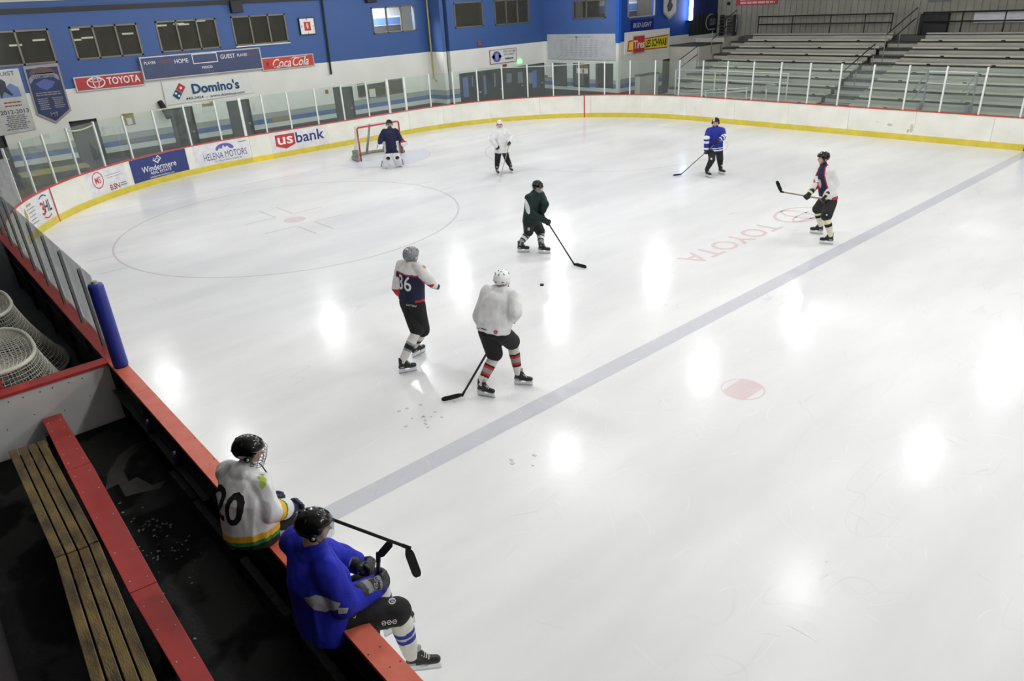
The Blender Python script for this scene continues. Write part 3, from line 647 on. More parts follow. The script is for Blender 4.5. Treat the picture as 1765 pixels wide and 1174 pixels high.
# ---- blue padded post and partition of the bench box
t = thing('padded_post', 'dark blue padded post at the end of the low glass', 'padded post', (-3.42, -0.07, RH))
mat('pad_blue', (30, 44, 140), 0.45, var=0.08, bump=0.15, bscale=12)
mb = MB(); n = 18; pr = Vector((-3.42, -0.07, 0)); tp = Vector((-3.36, -0.07, 0))
rings = []
for z, r in ((RH, 0.088), (RH+0.03, 0.094), (1.5, 0.093), (1.9, 0.094), (2.16, 0.092), (2.19, 0.08)):
    rings.append([Vector((-3.42+0.0*(z-RH), -0.07, z))+Vector((math.cos(2*PI*k/n), math.sin(2*PI*k/n), 0))*r*(1+0.03*math.sin(5*2*PI*k/n)) for k in range(n)])
mb.loft(rings); mb.build('pad', M('pad_blue'), t, smooth=True)
MB().tube([(-3.42, -0.07, 2.15), (-3.42, -0.07, 2.23)], 0.035, 10).build('post', M('post_grey'), t)
t = thing('partition', 'white partition of the bench box with a red cap', 'partition', (-3.78, -1.1, 0))
mat('panel_grey', (232, 232, 230), 0.45, var=0.03, scale=2, c2=(220, 220, 218))
mb = MB(); mb.box((-3.86, -2.14, -0.05), (-3.70, -0.175, 0.98)); mb.build('panel', M('panel_grey'), t)
MB().box((-3.895, -2.14, 0.975), (-3.675, -0.178, RH)).build('cap_rail', M('bench_red'), t)
mb = MB()
for k in range(9): mb.ball((-3.70, -0.5-0.17*k-0.05*random.random(), 0.9-0.0*k), (0.004, 0.009, 0.009), 8, 5)
for k in range(5): mb.ball((-3.70, -0.5-0.33*k, 0.62-0.08*(k % 2)), (0.004, 0.008, 0.008), 8, 5)
mb.build('screw', M('near_black'), t)

# ---- bench box floor with wet patches
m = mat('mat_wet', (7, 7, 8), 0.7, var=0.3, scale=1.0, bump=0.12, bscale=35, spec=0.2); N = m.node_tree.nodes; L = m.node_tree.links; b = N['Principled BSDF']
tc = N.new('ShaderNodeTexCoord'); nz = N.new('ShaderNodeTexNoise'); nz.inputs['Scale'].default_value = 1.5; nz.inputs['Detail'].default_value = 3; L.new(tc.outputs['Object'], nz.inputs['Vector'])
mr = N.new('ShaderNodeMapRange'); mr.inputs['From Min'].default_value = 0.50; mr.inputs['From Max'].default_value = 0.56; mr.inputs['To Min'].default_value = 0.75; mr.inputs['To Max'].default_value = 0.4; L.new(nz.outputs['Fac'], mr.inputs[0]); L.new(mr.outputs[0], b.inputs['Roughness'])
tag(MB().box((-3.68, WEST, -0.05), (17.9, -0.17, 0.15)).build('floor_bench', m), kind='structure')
MB_ = MB(); rr = random.Random(11)
mat('puddle', (50, 49, 46), 0.3, var=0.3, scale=5, c2=(16, 16, 17)); mat('snow', (150, 152, 158), 0.6, var=0.3)
def blob2d(pts): return tri2d(pts)
pud = [(182, 845), (186, 815), (205, 785), (232, 765), (262, 756), (243, 772), (222, 790), (213, 812), (222, 830), (236, 822), (262, 836), (286, 828), (276, 842), (238, 850), (216, 856), (204, 834)]
pp = [at(a, b, 'z', 0.152) for a, b in pud]; v, f = tri2d([(p.x, p.y) for p in pp])
tag(link_mesh('puddle', [(a, b, 0.1515) for a, b in v], f, M('puddle')), 'grey wet smear on the black bench floor, near the partition', 'puddle')
mb = MB()
for k in range(80):
    cx, cy, sx, sy = ((262, 905, 16, 9), (292, 950, 22, 12), (230, 905, 30, 40), (300, 1010, 60, 60))[rr.choice((0, 0, 1, 1, 2, 3))]
    p = at(rr.gauss(cx, sx), rr.gauss(cy, sy), 'z', 0.15); w = 0.003+0.007*rr.random()
    if -3.6 < p.x < 3 and -1.0 < p.y < -0.3: a = rr.random()*PI; mb.obox((p.x, p.y, 0.152), (w*math.cos(a)*1.6, w*math.sin(a)*1.6, 0), (-w*math.sin(a), w*math.cos(a), 0), (0, 0, 0.003))
tag(mb.build('snow_specks', M('snow')), 'white snow specks scattered on the black bench floor', 'snow', kind='stuff')
# low sill along the back of the bench boards
mat('sill', (52, 54, 58), 0.6, var=0.3, scale=18, bump=0.3, bscale=50)
for k, (q0, q1) in enumerate((((322, 800), (352, 850)), ((352, 856), (418, 940)), ((430, 955), (500, 1058)), ((522, 1088), (600, 1170)))):
    p0 = at(q0[0], q0[1], 'z', 0.42); p1 = at(q1[0], q1[1], 'z', 0.42)
    lab = ('grey speckled low ledge behind the bench board, nearest the partition', 'grey speckled low ledge below the player numbered 20', 'grey speckled low ledge between the two seated players', 'grey speckled low ledge below and right of the blue shirted player')[k]
    o = MB().box((p0.x, -0.255, 0.15), (p1.x, -0.175, 0.42)).build('low_ledge', M('sill'), bevel=0.01); tag(o, lab, 'ledge')
# drink bottles glimpsed on the dark shelf
for k, q in enumerate(((287, 738), (330, 795))):
    p = at(q[0], q[1], 'z', 0.62); t = thing('water_bottle', ('blue drink bottle on the dark shelf near the partition', 'blue drink bottle on the dark shelf left of player 20')[k], 'bottle', (p.x, -0.20, 0.641))
    mat('bottle_blue', (38, 52, 110), 0.3); MB().tube([(p.x, -0.20, 0.641), (p.x, -0.20, 0.76), (p.x, -0.20, 0.79)], [0.034, 0.034, 0.016], 12).build('body', M('bottle_blue'), t, smooth=True)
    MB().tube([(p.x, -0.20, 0.79), (p.x, -0.20, 0.82)], 0.014, 10).build('cap', M('ink_white'), t)
tag(MB().box((-3.6, -0.235, 0.615), (-0.2, -0.162, 0.64)).build('bottle_shelf', M('near_black')), 'narrow black shelf on the back of the bench board', 'shelf')

# ---- red bench of three boards, wooden slat bench
t = thing('red_bench', 'low red bench of three screwed boards along the bench box', 'bench', (-0.8, -1.05, 0.15))
ZR = 0.55; e = [(at(105, 712, 'z', ZR), at(72, 722, 'z', ZR)), (at(156, 797, 'z', ZR), at(115, 812, 'z', ZR)), (at(270, 1003, 'z', ZR), at(223, 1023, 'z', ZR)), (at(372, 1178, 'z', ZR), at(313, 1176, 'z', ZR))]
e[0][0].x = max(e[0][0].x, -3.66); e[0][1].x = max(e[0][1].x, -3.66)
d = (e[3][0]-e[2][0]); e[3] = (e[2][0]+d*1.6, e[2][1]+(e[3][1]-e[2][1])*1.6)
for k in range(3):
    (a0, b0), (a1, b1) = e[k], e[k+1]; g = (a1-a0).normalized()*0.004
    mb = MB(); w0 = Vector((0, 0.0 if k != 1 else 0.004, 0)); mb.extrude([a0+g+w0, a1-g+w0, b1-g, b0+g], (0, 0, -0.045)); o = mb.build('seat_board', M('bench_red'), t, bevel=0.006)
    sc_ = MB(); L_ = (a1-a0).length
    for i_ in range(5):
        for sd in (0.2, 0.82):
            u = min(0.96, max(0.04, (0.10, 0.26, 0.48, 0.74, 0.92)[i_]+0.03*math.sin(i_*7+k*3+sd*9))); q = a0.lerp(a1, u).lerp(b0.lerp(b1, u), sd); sc_.ball(q+Vector((0, 0, 0.001)), (0.009, 0.009, 0.005), 10, 6)
    sc_.build('screw', M('steel'), o)
mb = MB()
for u in (-3.3, -1.2, 1.0, 3.0): mb.box((u, -1.16, 0.15), (u+0.09, -0.98, ZR-0.046))
mb.build('support', M('near_black'), t)
m = mat('wood', (128, 106, 52), 0.4, var=0.35, scale=3.2, bump=0.25, bscale=30, stretch=(1.0, 2.6, 2.6), c2=(58, 44, 26))
mat('wood_edge', (170, 150, 84), 0.5, var=0.2)
ZW = 0.60
secs = [((13, 778), (78, 757), (94, 963), (172, 932)), ((94, 963), (172, 932), (158, 1184), (278, 1184))]
for k, (q0, q1, q2, q3) in enumerate(secs):
    A, B, C_, D = [at(a, b, 'z', ZW) for a, b in (q0, q1, q2, q3)]
    if k == 1: C_ = A+(C_-A)*1.4; D = B+(D-B)*1.4
    t = thing('slat_bench', ('worn wooden slat bench behind the red bench, the upper half', 'worn wooden slat bench in the lower left corner, the nearer half')[k], 'bench', ((A.x+B.x)/2, (A.y+B.y)/2, 0.15))
    for i_ in range(4):
        f0, f1 = i_/4+0.012, (i_+1)/4-0.025; sh = Vector((0.012*((i_*37) % 5-2)/2, 0, 0)); g = Vector((0.012, 0, 0))
        o = MB().extrude([A.lerp(B, f0)+g+sh, C_.lerp(D, f0)-g+sh, C_.lerp(D, f1)-g+sh, A.lerp(B, f1)+g+sh], (0, 0, -0.06)).build('slat', M('wood'), t, bevel=0.005)
    for u in (0.12, 0.88):
        a_, b_ = A.lerp(C_, u), B.lerp(D, u); mb = MB(); mb.obox((a_+b_)/2+Vector((0, 0, -0.10)), (0.04, 0, 0), (b_-a_)*0.42, (0, 0, 0.038)); mb.obox((a_+b_)/2+Vector((0, 0, -0.30)), (0.035, 0, 0), (b_-a_)*0.25, (0, 0, 0.162)); mb.build('leg', M('near_black'), t)

# ================================================================== goals
mat('goal_red', (186, 52, 46), 0.4); mat('net_cord', (238, 236, 220), 0.8, var=0.03); mat('pad_grey', (150, 148, 140), 0.8, var=0.12, scale=6); mat('net_far', (216, 216, 210), 0.9, var=0.03)
def dshape(w, dep, z, n=22, k=2.6):
    """rounded D from the left post round the back to the right post"""
    out = []
    for i in range(n+1):
        t_ = PI*i/n; c, s = math.cos(t_), math.sin(t_); out.append(Vector((-w*math.copysign(abs(c)**(2/k), c), dep*abs(s)**(2/k), z)))
    return out
def make_goal(label, loc, rz, near, group=None):
    t = thing('hockey_goal', label, 'goal', loc, rz, group); W2, H = 0.915, 1.22; r = 0.03
    fr = MB(); fr.tube([(-W2, 0, 0), (-W2, 0, H-0.05), (-W2+0.03, 0, H-0.012), (-W2+0.06, 0, H), (W2-0.06, 0, H), (W2-0.03, 0, H-0.012), (W2, 0, H-0.05), (W2, 0, 0)], r, 10, hint=Vector((0, 1, 0))); fr.build('goal_frame', M('goal_red'), t, True, world=False)
    top = dshape(W2, 0.56, H); base = dshape(W2+0.10, 1.06, 0.04 if near else 0.065)
    tb = MB()
    if near:
        n = 90; P = [top[0].lerp(top[0], 0)]; P = []
        for i in range(n+1): u = i/n*(len(top)-1); k = min(int(u), len(top)-2); P.append(top[k].lerp(top[k+1], u-k))
        tb.tube(P, [0.032 if i % 2 else 0.025 for i in range(n+1)], 8)
    else: tb.tube(top, 0.022, 8)
    tb.build('top_bar', M('net_cord') if near else M('post_white'), t, True, world=False)
    MB().tube(base, 0.035 if near else 0.06, 8).build('base_frame', M('pad_grey'), t, True, world=False)
    MB().tube([(0, 0.0, 0.03), (0, 1.04, 0.03)] if near else [(-0.05, 1.02, 0.05), (-0.02, 0.56, H)], 0.03 if near else 0.045, 8).build('centre_bar', M('pad_grey'), t, True, world=False)
    nu, nv = (46, 20) if near else (44, 18); v = []; f = []
    def pt(lst, u): q = u*(len(lst)-1); k = min(int(q), len(lst)-2); return lst[k].lerp(lst[k+1], q-k)
    for j in range(nv+1):
        for i in range(nu+1):
            u = i/nu; w = j/nv; p = pt(top, u).lerp(pt(base, u), w); sag = math.sin(PI*w)*0.06*(1 if near else 1); p = p+Vector((0, -sag*(0.5+0.5*math.sin(u*PI)), 0)); p.x *= 1-0.02*math.sin(PI*w)
            v.append(p)
    for j in range(nv):
        for i in range(nu): a = j*(nu+1)+i; f.append((a, a+1, a+nu+2, a+nu+1))
    b0 = len(v); nt = 10
    for j in range(nt+1):                                            # net over the top shelf
        for i in range(nu+1):
            p = pt(top, i/nu); q = Vector((p.x, 0, H)); w = j/nt; c = q.lerp(p, w); c.z -= 0.05*math.sin(PI*w)*math.sin(PI*i/nu); v.append(c)
    for j in range(nt):
        for i in range(nu): a = b0+j*(nu+1)+i; f.append((a, a+1, a+nu+2, a+nu+1))
    o = link_mesh('net', v, f, M('net_cord') if near else M('net_far'), t, world=False)
    w = o.modifiers.new('cords', 'WIREFRAME'); w.thickness = 0.011 if near else 0.009; w.use_even_offset = False; w.use_boundary = True; w.use_replace = True
    if not near:                                                     # canvas skirts at the foot of the sides
        mb = MB()
        for sx in (-1, 1):
            A = base[0] if sx < 0 else base[-1]; idx = range(0, 8) if sx < 0 else range(len(base)-1, len(base)-9, -1)
            L_ = [base[i] for i in idx]; mb = MB(); mb.loft([[p+Vector((0, 0, -0.02)), p+Vector((0, 0, 0.16+0.22*(1-k/7))), p*0.96+Vector((0, 0, 0.16+0.22*(1-k/7))), p*0.96+Vector((0, 0, -0.02))] for k, p in enumerate(L_)]); mb.build('skirt', M('pad_grey'), t, world=False)
    return t
make_goal('red framed goal with white net behind the goalkeeper', (-17.66, RW/2, 0.0), PI/2, False)
make_goal('spare goal with white netting stored beside the boards, nearer the bench box', (-4.95, -1.38, -0.05), 0.0, True)
make_goal('spare goal with white netting stored beside the boards, farther from the bench box', (-7.25, -1.30, -0.05), 0.0, True)

# ================================================================== bleachers
rows = [(33.8-0.75*i, 2.69-0.246*i) for i in range(9)]
def bleacher(label, x0, x1, offs):
    t = thing('bleacher', label, 'bleachers', ((x0+x1)/2, 31, 0))
    for i, (Y, z) in enumerate(rows):
        k = MB(); k.box((x0, Y, z+0.0), (x1, Y+0.27, z+0.075)); st = k.build('seat_plank', M('alu_seat'), t)
        k = MB(); k.box((x0, Y+0.45, z+0.02), (x1, Y+0.5, z+0.20)); k.box((x0, Y+0.28, z+0.0), (x1, Y+0.5, z+0.02)); k.box((x0, Y+0.44, z+0.09), (x1, Y+0.45, z+0.10)); k.build('riser', M('alu'), t)
        k = MB(); k.box((x0, Y+0.02, z-0.045), (x1, Y+0.25, z-0.002)); k.build('gap_shade', M('tread'), t)  # solid dark strip, the shade of the open gap put into colour
        x = x0+offs+((i*0.9) % 1.1)
        while x < x1-0.2:
            MB().box((x-0.07, Y-0.014, z-0.08), (x+0.07, Y+0.05, z+0.04)).build('bracket', M('bracket'), t); x += 2.35
    k = MB(); k.box((x0, 34.30, 2.93), (x1, 34.55, 2.99)); k.build('back_plank', M('alu'), t)
    k = MB()
    for i, (Y, z) in enumerate(rows): k.box((x0, Y+0.27, -0.05), (x1, Y+0.44, z-0.001)) if i == 8 else None
    k.box((x0, 27.95, -0.05), (x1, 28.0, 0.63)); k.build('support', M('alu_dark'), t)
    return t
bleacher('grey aluminium bleacher block left of the middle aisle', -15.1, -8.1, 1.0)
bleacher('grey aluminium bleacher block right of the middle aisle', -6.7, 3.5, 0.8)
for x0, x1, lab in ((-16.1, -15.12, 'dark bleacher aisle steps beside the white block wall'), (-8.08, -6.72, 'dark aisle steps between the two bleacher blocks')):
    t = thing('aisle_steps', lab, 'steps', ((x0+x1)/2, 31, 0))
    for i, (Y, z) in enumerate(rows):
        MB().box((x0, Y+0.02, z-0.26), (x1, Y+0.75, z-0.03)).build('step', M('alu'), t)
        MB().box((x0+0.02, Y-0.02, z-0.10), (x1-0.02, Y+0.36, z-0.02)).build('tread', M('tread'), t)
tag(MB().box((-16.1, 34.6, -0.05), (3.5, BWY-0.02, 2.86)).build('walkway', M('alu_dark')), 'dark walkway along the top of the bleachers', 'walkway')
def railing(label, pts, r, m, posts, drop, levels=(0.0,), name='railing', pm=None):
    t = thing(name, label, 'railing', pts[0]); pts = [Vector(p) for p in pts]
    for k, lv in enumerate(levels): MB().tube([p+Vector((0, 0, -lv)) for p in pts], r, 8).build('rail', M(m), t, True)
    for q in posts: q = Vector(q); MB().tube([q, q+Vector((0, 0, -drop))], r*0.9, 8).build('post', M(pm or m), t, True)
    return t
YR = 34.62
def rl(a, b): return [(a, YR, 3.78), (b, YR, 3.78)]
mat('rail_black', (38, 38, 38), 0.5)
railing('black guard rail at the top of the left bleacher block', rl(-15.1, -8.35), 0.03, 'rail_black', [(x, YR, 3.78) for x in (-15.07, -13.2, -11.25, -9.6, -8.38)], 0.92, (0, 0.37))
railing('black guard rail at the top of the right bleacher block', rl(-7.1, 3.2), 0.03, 'rail_black', [(x, YR, 3.78) for x in (-7.07, -5.5, -3.9, -2.3, -0.7, 1.0, 3.17)], 0.92, (0, 0.37))
def arail(x, y0, y1, lab):
    z = lambda y: 2.69+(y-33.8)*0.246/0.75+1.0; n = max(2, int((y1-y0)/1.2)); ys = [y0+(y1-y0)*k/n for k in range(n+1)]
    railing(lab, [(x, y, z(y)) for y in ys], 0.022, 'rail_black', [(x, y, z(y)) for y in ys], 1.08, (0, 0.42), 'handrail', 'post_grey')
arail(-7.40, 31.9, 34.7, 'handrail up the middle aisle of the bleachers, the upper one'); arail(-7.42, 28.2, 31.0, 'handrail up the middle aisle of the bleachers, the lower one')
xr = -16.16; ql = [(1170, 104), (1203, 79)]; qu = [(1228, 54), (1253, 31), (1271, 17)]
for qs, lab in ((ql, 'handrail of the aisle by the white block wall, the lower one'), (qu, 'handrail of the aisle by the white block wall, the upper one')):
    ps = [at(q[0], q[1], 'x', xr) for q in qs]; railing(lab, ps, 0.02, 'rail_black', ps, 1.05, (0, 0.4), 'handrail', 'post_grey')
railing('grey metal railing along the front of the left bleachers', [(-15.0, 27.6, 1.87), (-9.25, 27.6, 1.87)], 0.03, 'post_white', [(x, 27.6, 1.87) for x in (-14.95, -12.8, -9.3)], 1.9, (0, 0.37))
railing('sloping grey ramp rail behind the glass', [(-14.2, 27.25, 0.95), (-10.9, 27.25, 1.28)], 0.03, 'post_white', [(x, 27.25, 1.28-0.1*(-10.9-x)) for x in (-13.0, -12.0, -10.95)], 1.3, (0, 0.12))
railing('small grey ramp rail right of the sloping one', [(-10.1, 27.3, 1.42), (-9.6, 27.3, 1.45)], 0.03, 'steel', [(-10.05, 27.3, 1.42)], 1.45)
# entry stairs of the right block
t = thing('entry_stairs', 'metal entry stairs with guard rails in front of the right bleachers', 'stairs', (-3.1, 28.0, 0))
for x in (-3.95, -2.35): MB().box((x-0.05, 27.25, -0.05), (x+0.05, 27.72, 1.06)).build('side_panel', M('post_grey'), t)
for k in range(5): MB().box((-3.88, 27.2+0.1*k, -0.05), (-2.42, 27.3+0.1*k, 0.62+0.1*k)).build('step', M('alu'), t)
for x in (-3.95, -2.35):
    MB().tube([(x-0.15, 27.05, 1.55), (x, 27.7, 2.12)], 0.025).build('rail', M('post_grey'), t); MB().tube([(x-0.15, 27.05, 1.2), (x, 27.7, 1.75)], 0.025).build('rail', M('post_grey'), t)
    MB().tube([(x, 27.7, 0.9), (x, 27.7, 2.14)], 0.03).build('post', M('post_grey'), t)
for z in (2.10, 1.70): MB().tube([(-3.95, 27.7, z), (-2.35, 27.7, z)], 0.03).build('rail', M('post_white'), t)
# block wall at the head of the left aisle
zb = at(1195, 80, 'y', 31.2).z; t = thing('block_wall', 'white block wall with a dark top left of the bleachers', 'block wall', (-17.1, 32.2, 0))
MB().box((SWX+0.02, 31.2, -0.05), (-16.2, 33.0, zb)).build('wall_block', M('concrete'), t); MB().box((SWX+0.02, 31.15, zb), (-16.19, 33.2, zb+0.06)).build('coping', M('tread'), t)
tag(MB().box((SWX+0.02, 33.4, -0.05), (-16.24, BWY-0.03, 2.86)).build('landing', M('concrete')), 'pale landing behind the block wall at the top of the aisle', 'landing')

# ================================================================== things on the walls
def sign(name, label, cat, corners, axis, v, face, frame='sign_frame', d=0.08, fw=0.04):
    """flat framed sign on a wall, corners = two pixel corners; returns thing, map of its face, width, height"""
    A, B = at(*corners[0], axis, v), at(*corners[1], axis, v); h = 'y' if axis == 'x' else 'x'
    u0, u1 = sorted((getattr(A, h), getattr(B, h))); z0, z1 = sorted((A.z, B.z)); return signbox(name, label, cat, u0, u1, z0, z1, axis, v, face, frame, d, fw)
def signbox(name, label, cat, u0, u1, z0, z1, axis, v, face, frame='sign_frame', d=0.08, fw=0.04):
    if axis == 'x': o = Vector((v, (u0+u1)/2, (z0+z1)/2)); R = Vector((0, 1, 0)); Nn = Vector((1, 0, 0))
    else: o = Vector(((u0+u1)/2, v, (z0+z1)/2)); R = Vector((1, 0, 0)); Nn = Vector((0, -1, 0))
    t = thing(name, label, cat, o+Nn*0.0); w, h = (u1-u0)/2, (z1-z0)/2; U = Vector((0, 0, 1))
    MB().obox(o+Nn*(d/2), R*(w-fw), Nn*(d/2), U*(h-fw)).build('face', M(face), t)
    f = MB()
    for sx in (-1, 1): f.obox(o+R*(sx*(w-fw/2))+Nn*(d/2+0.005), R*(fw/2), Nn*(d/2+0.005), U*h); f.obox(o+U*(sx*(h-fw/2))+Nn*(d/2+0.005), R*(w-fw), Nn*(d/2+0.005), U*(fw/2))
    f.build('frame', M(frame), t)
    return t, plane_map(o+Nn*d, R, U, 0.004), plane_map(o+Nn*d, R, U, 0.008), 2*w, 2*h
mat('sign_red', (186, 48, 52), 0.45); mat('sign_red2', (206, 62, 44), 0.45); mat('sign_navy', (64, 74, 112), 0.5, var=0.05); mat('sign_white', (232, 234, 230), 0.5, var=0.02); mat('sign_yellow', (238, 222, 40), 0.5, var=0.03)
t, m1, m2, w, h = signbox('wall_sign', 'red wall sign with a white oval emblem and the word TOYOTA', 'sign', 4.56, 6.92, 2.99, 3.49, 'x', EWX, 'sign_red')
decal('lettering', move2d(text2d('TOYOTA', 0.24, 0.03, fit=1.15), 0.47, 0.02), m1, M('ink_white'), t)
decal('emblem', join2d(ring2d(0.31, 0.20, 0.04, -0.48, 0.01), ring2d(0.11, 0.185, 0.03, -0.48, 0.01), ring2d(0.22, 0.075, 0.03, -0.48, 0.09)), m1, M('ink_white'), t)
t, m1, m2, w, h = signbox('wall_sign', 'red wall sign with white script lettering beside the scoreboard', 'sign', 11.65, 14.04, 3.04, 3.55, 'x', EWX, 'sign_red2')
decal('lettering', move2d(text2d('Coca', 0.34, 0.012, 0.4, fit=0.84), -0.30, 0.0), m1, M('ink_white'), t); decal('lettering', move2d(text2d('Cola', 0.34, 0.012, 0.4, fit=0.76), 0.56, 0.0), m1, M('ink_white'), t)
decal('swash', join2d(stroke2d([(-0.72, -0.08), (-0.55, -0.17), (-0.25, -0.15), (0.1, -0.19)], [0.03, 0.035, 0.02, 0.008]), stroke2d([(0.12, 0.12), (0.25, 0.18), (0.55, 0.16), (0.9, 0.18)], [0.01, 0.03, 0.02, 0.008])), m1, M('ink_white'), t); decal('bottle_mark', tri2d(ell2d(0.035, 0.09, -0.95, 0.0, 14)), m1, M('ink_navy'), t)
t, m1, m2, w, h = signbox('scoreboard', 'long dark blue scoreboard under the windows', 'scoreboard', 6.90, 11.64, 3.14, 3.97, 'x', EWX, 'sign_navy', d=0.18)
for s_, x_, z_, hh, ft, c in (('HOME', -0.86, 0.17, 0.15, 0.52, 'ink_white'), ('GUEST', 0.98, 0.19, 0.15, 0.60, 'ink_white'), ('PLAYER', -2.02, 0.20, 0.10, 0.42, 'ink_white'), ('PLAYER', 1.58, 0.19, 0.10, 0.42, 'ink_white'), ('PENALTY', -1.45, 0.20, 0.09, 0.48, 'rust'), ('PENALTY', 2.0, 0.19, 0.09, 0.42, 'rust'), ('PERIOD', 0.08, -0.14, 0.09, 0.42, 'ink_white'), ('1 2 3 4', 0.08, -0.28, 0.08, 0.5, 'ink_grey')):
    decal('lettering', move2d(text2d(s_, hh, 0.01, fit=ft), x_, z_), m1, M(c), t)
b_ = MB(); mat('score_dark', (74, 82, 104), 0.5)
decal('clock_window', join2d(rect2d(0.96, 0.03, 0.06, 0.36), rect2d(0.96, 0.03, 0.06, 0.03), rect2d(0.03, 0.36, -0.42, 0.195), rect2d(0.03, 0.36, 0.54, 0.195)), m1, M('ink_white'), t)
for x_, z_, nn in ((-1.35, -0.05, 3), (-1.35, -0.27, 3), (2.0, -0.02, 3), (2.0, -0.25, 3), (-0.85, -0.1, 2), (0.95, -0.08, 2), (-2.0, -0.05, 2), (1.55, -0.05, 2), (0.05, 0.195, 4)):
    decal('digit_panel', join2d(*[ring2d(0.055, 0.085, 0.02, x_+(k-(nn-1)/2)*0.15, z_, 4) for k in range(nn)]), m1, M('score_dark'), t)
# pizza banner, slightly slack
A, B, C_, D = at(278, 141, 'x', EWX+0.05), at(428, 126, 'x', EWX+0.05), at(437, 160, 'x', EWX+0.05), at(287, 182, 'x', EWX+0.05)
t = thing('vinyl_banner', 'white vinyl pizza banner hanging below the scoreboard', 'banner', (EWX+0.05, (A.y+B.y)/2, 2.65)); v = []; f = []
NX, NZ = 24, 6
for j in range(NZ+1):
    for i in range(NX+1):
        u, w_ = i/NX, j/NZ; p = A.lerp(B, u).lerp(D.lerp(C_, u), w_); p.z += -0.05*math.sin(PI*u)*(1-w_)+0.0; p.x = EWX+0.05+0.015*math.sin(9*u+3*w_); v.append(p)
for j in range(NZ):
    for i in range(NX): a = j*(NX+1)+i; f.append((a, a+NX+1, a+NX+2, a+1))
o = link_mesh('sheet', v, f, M('sign_white'), t); sm = o.modifiers.new('thick', 'SOLIDIFY'); sm.thickness = 0.006
m1 = plane_map(Vector((EWX+0.075, 9.28, 2.62)), (0, 1, 0), (0, 0, 1), 0.004); m2 = plane_map(Vector((EWX+0.075, 9.28, 2.62)), (0, 1, 0), (0, 0, 1), 0.008)
decal('lettering', move2d(text2d("Domino's", 0.34, 0.04, fit=1.92), 0.28, 0.05), m1, M('ink_teal'), t); decal('lettering', move2d(text2d('443-2454  -  www.dominos.com', 0.10, 0.006, 0.1, fit=2.4), 0.2, -0.29), m1, M('ink_dark'), t)
rot = math.radians(-38); q = lambda cx, cz, m_: decal('emblem', move2d(tri2d([(-0.135, -0.135), (0.135, -0.135), (0.135, 0.135), (-0.135, 0.135)]), cx, cz, rot=rot), m1, m_, t)
q(-1.10, 0.13, M('ink_red')); q(-1.28, -0.10, M('ink_teal'))
decal('emblem', join2d(tri2d(ell2d(0.05, 0.05, -1.10, 0.13, 16)), tri2d(ell2d(0.045, 0.045, -1.33, -0.05, 16)), tri2d(ell2d(0.045, 0.045, -1.23, -0.15, 16))), m2, M('ink_white'), t)
# square clock
t, m1, m2, w, h = signbox('wall_clock', 'square white wall clock with a red centre on the blue wall', 'clock', 13.62, 14.34, 4.30, 4.97, 'x', EWX, 'sign_white', 'near_black', 0.09, 0.03)
decal('centre_mark', rect2d(0.30, 0.34, 0, 0), m1, M('ink_red'), t); decal('lettering', join2d(*[move2d(text2d(c, 0.07, 0.01), a, b) for c, a, b in (('12', 0, 0.27), ('3', 0.27, 0), ('6', 0, -0.27), ('9', -0.27, 0))]), m1, M('ink_black'), t)
decal('bottle_mark', tri2d(ell2d(0.05, 0.12, 0, 0.02, 16)), m2, mat('ink_pink', (226, 190, 180), 0.6), t)
tag(MB().box((EWX, at(393, 5, 'x', EWX).y, 5.3), (EWX+0.25, at(413, 5, 'x', EWX).y, 5.75)).build('loudspeaker', M('near_black'), bevel=0.02), 'black loudspeaker above the rightmost of the three dark windows', 'loudspeaker')
tag(MB().box((EWX, 17.0, 5.42), (EWX+0.25, 17.5, 5.75)).build('loudspeaker', M('near_black'), bevel=0.02), 'black loudspeaker cut off at the top edge above the light window', 'loudspeaker')
# hanging pennant banners
def pennant(name, label, pts, face, edge, bw):
    P = [Vector((EWX+0.03, y, z)) for y, z in pts]; t = thing(name, label, 'banner', P[0]); c = sum(P, Vector())/len(P)
    MB().extrude(P, (0.012, 0, 0)).build('border', M(edge), t); MB().extrude([p.lerp(c, bw)+Vector((0.013, 0, 0)) for p in P], (0.004, 0, 0)).build('field', M(face), t)
    return t
mat('banner_navy', (54, 64, 100), 0.7, var=0.06); mat('banner_edge', (166, 158, 158), 0.7, var=0.05)
t = pennant('championship_banner', 'navy pennant banner with a pale border and pointed foot', [(3.15, 3.99), (3.10, 2.38), (3.62, 2.02), (4.21, 2.40), (4.24, 4.01)], 'banner_navy', 'banner_edge', 0.10)
m1 = plane_map((EWX+0.05, 3.66, 3.1), (0, 1, 0), (0, 0, 1), 0.003); m2 = plane_map((EWX+0.05, 3.66, 3.1), (0, 1, 0), (0, 0, 1), 0.006); mat('ink_dim', (150, 150, 158), 0.7, var=0)
mat('ink_brown', (110, 84, 88), 0.7); decal('emblem', tri2d([(0.40*math.cos(a), 0.60+0.22*math.sin(a)) for a in [PI*k/16 for k in range(17)]]), m1, M('ink_brown'), t)
decal('ribbon', tri2d([(-0.45, 0.30), (-0.30, 0.46), (0.30, 0.48), (0.47, 0.34), (0.47, 0.52), (0.3, 0.64), (-0.3, 0.62), (-0.45, 0.48)]), m1, M('ink_dim'), t); decal('lettering', move2d(text2d('CHAMPIONS', 0.10, 0.01, fit=0.7), 0.0, 0.52), m2, M('banner_navy'), t)
decal('shield', tri2d([(-0.30, 0.30), (-0.2, 0.16), (0.0, 0.06), (0.2, 0.16), (0.32, 0.32), (0.0, 0.44)]), m1, mat('ink_blue2', (92, 108, 168), 0.7), t)
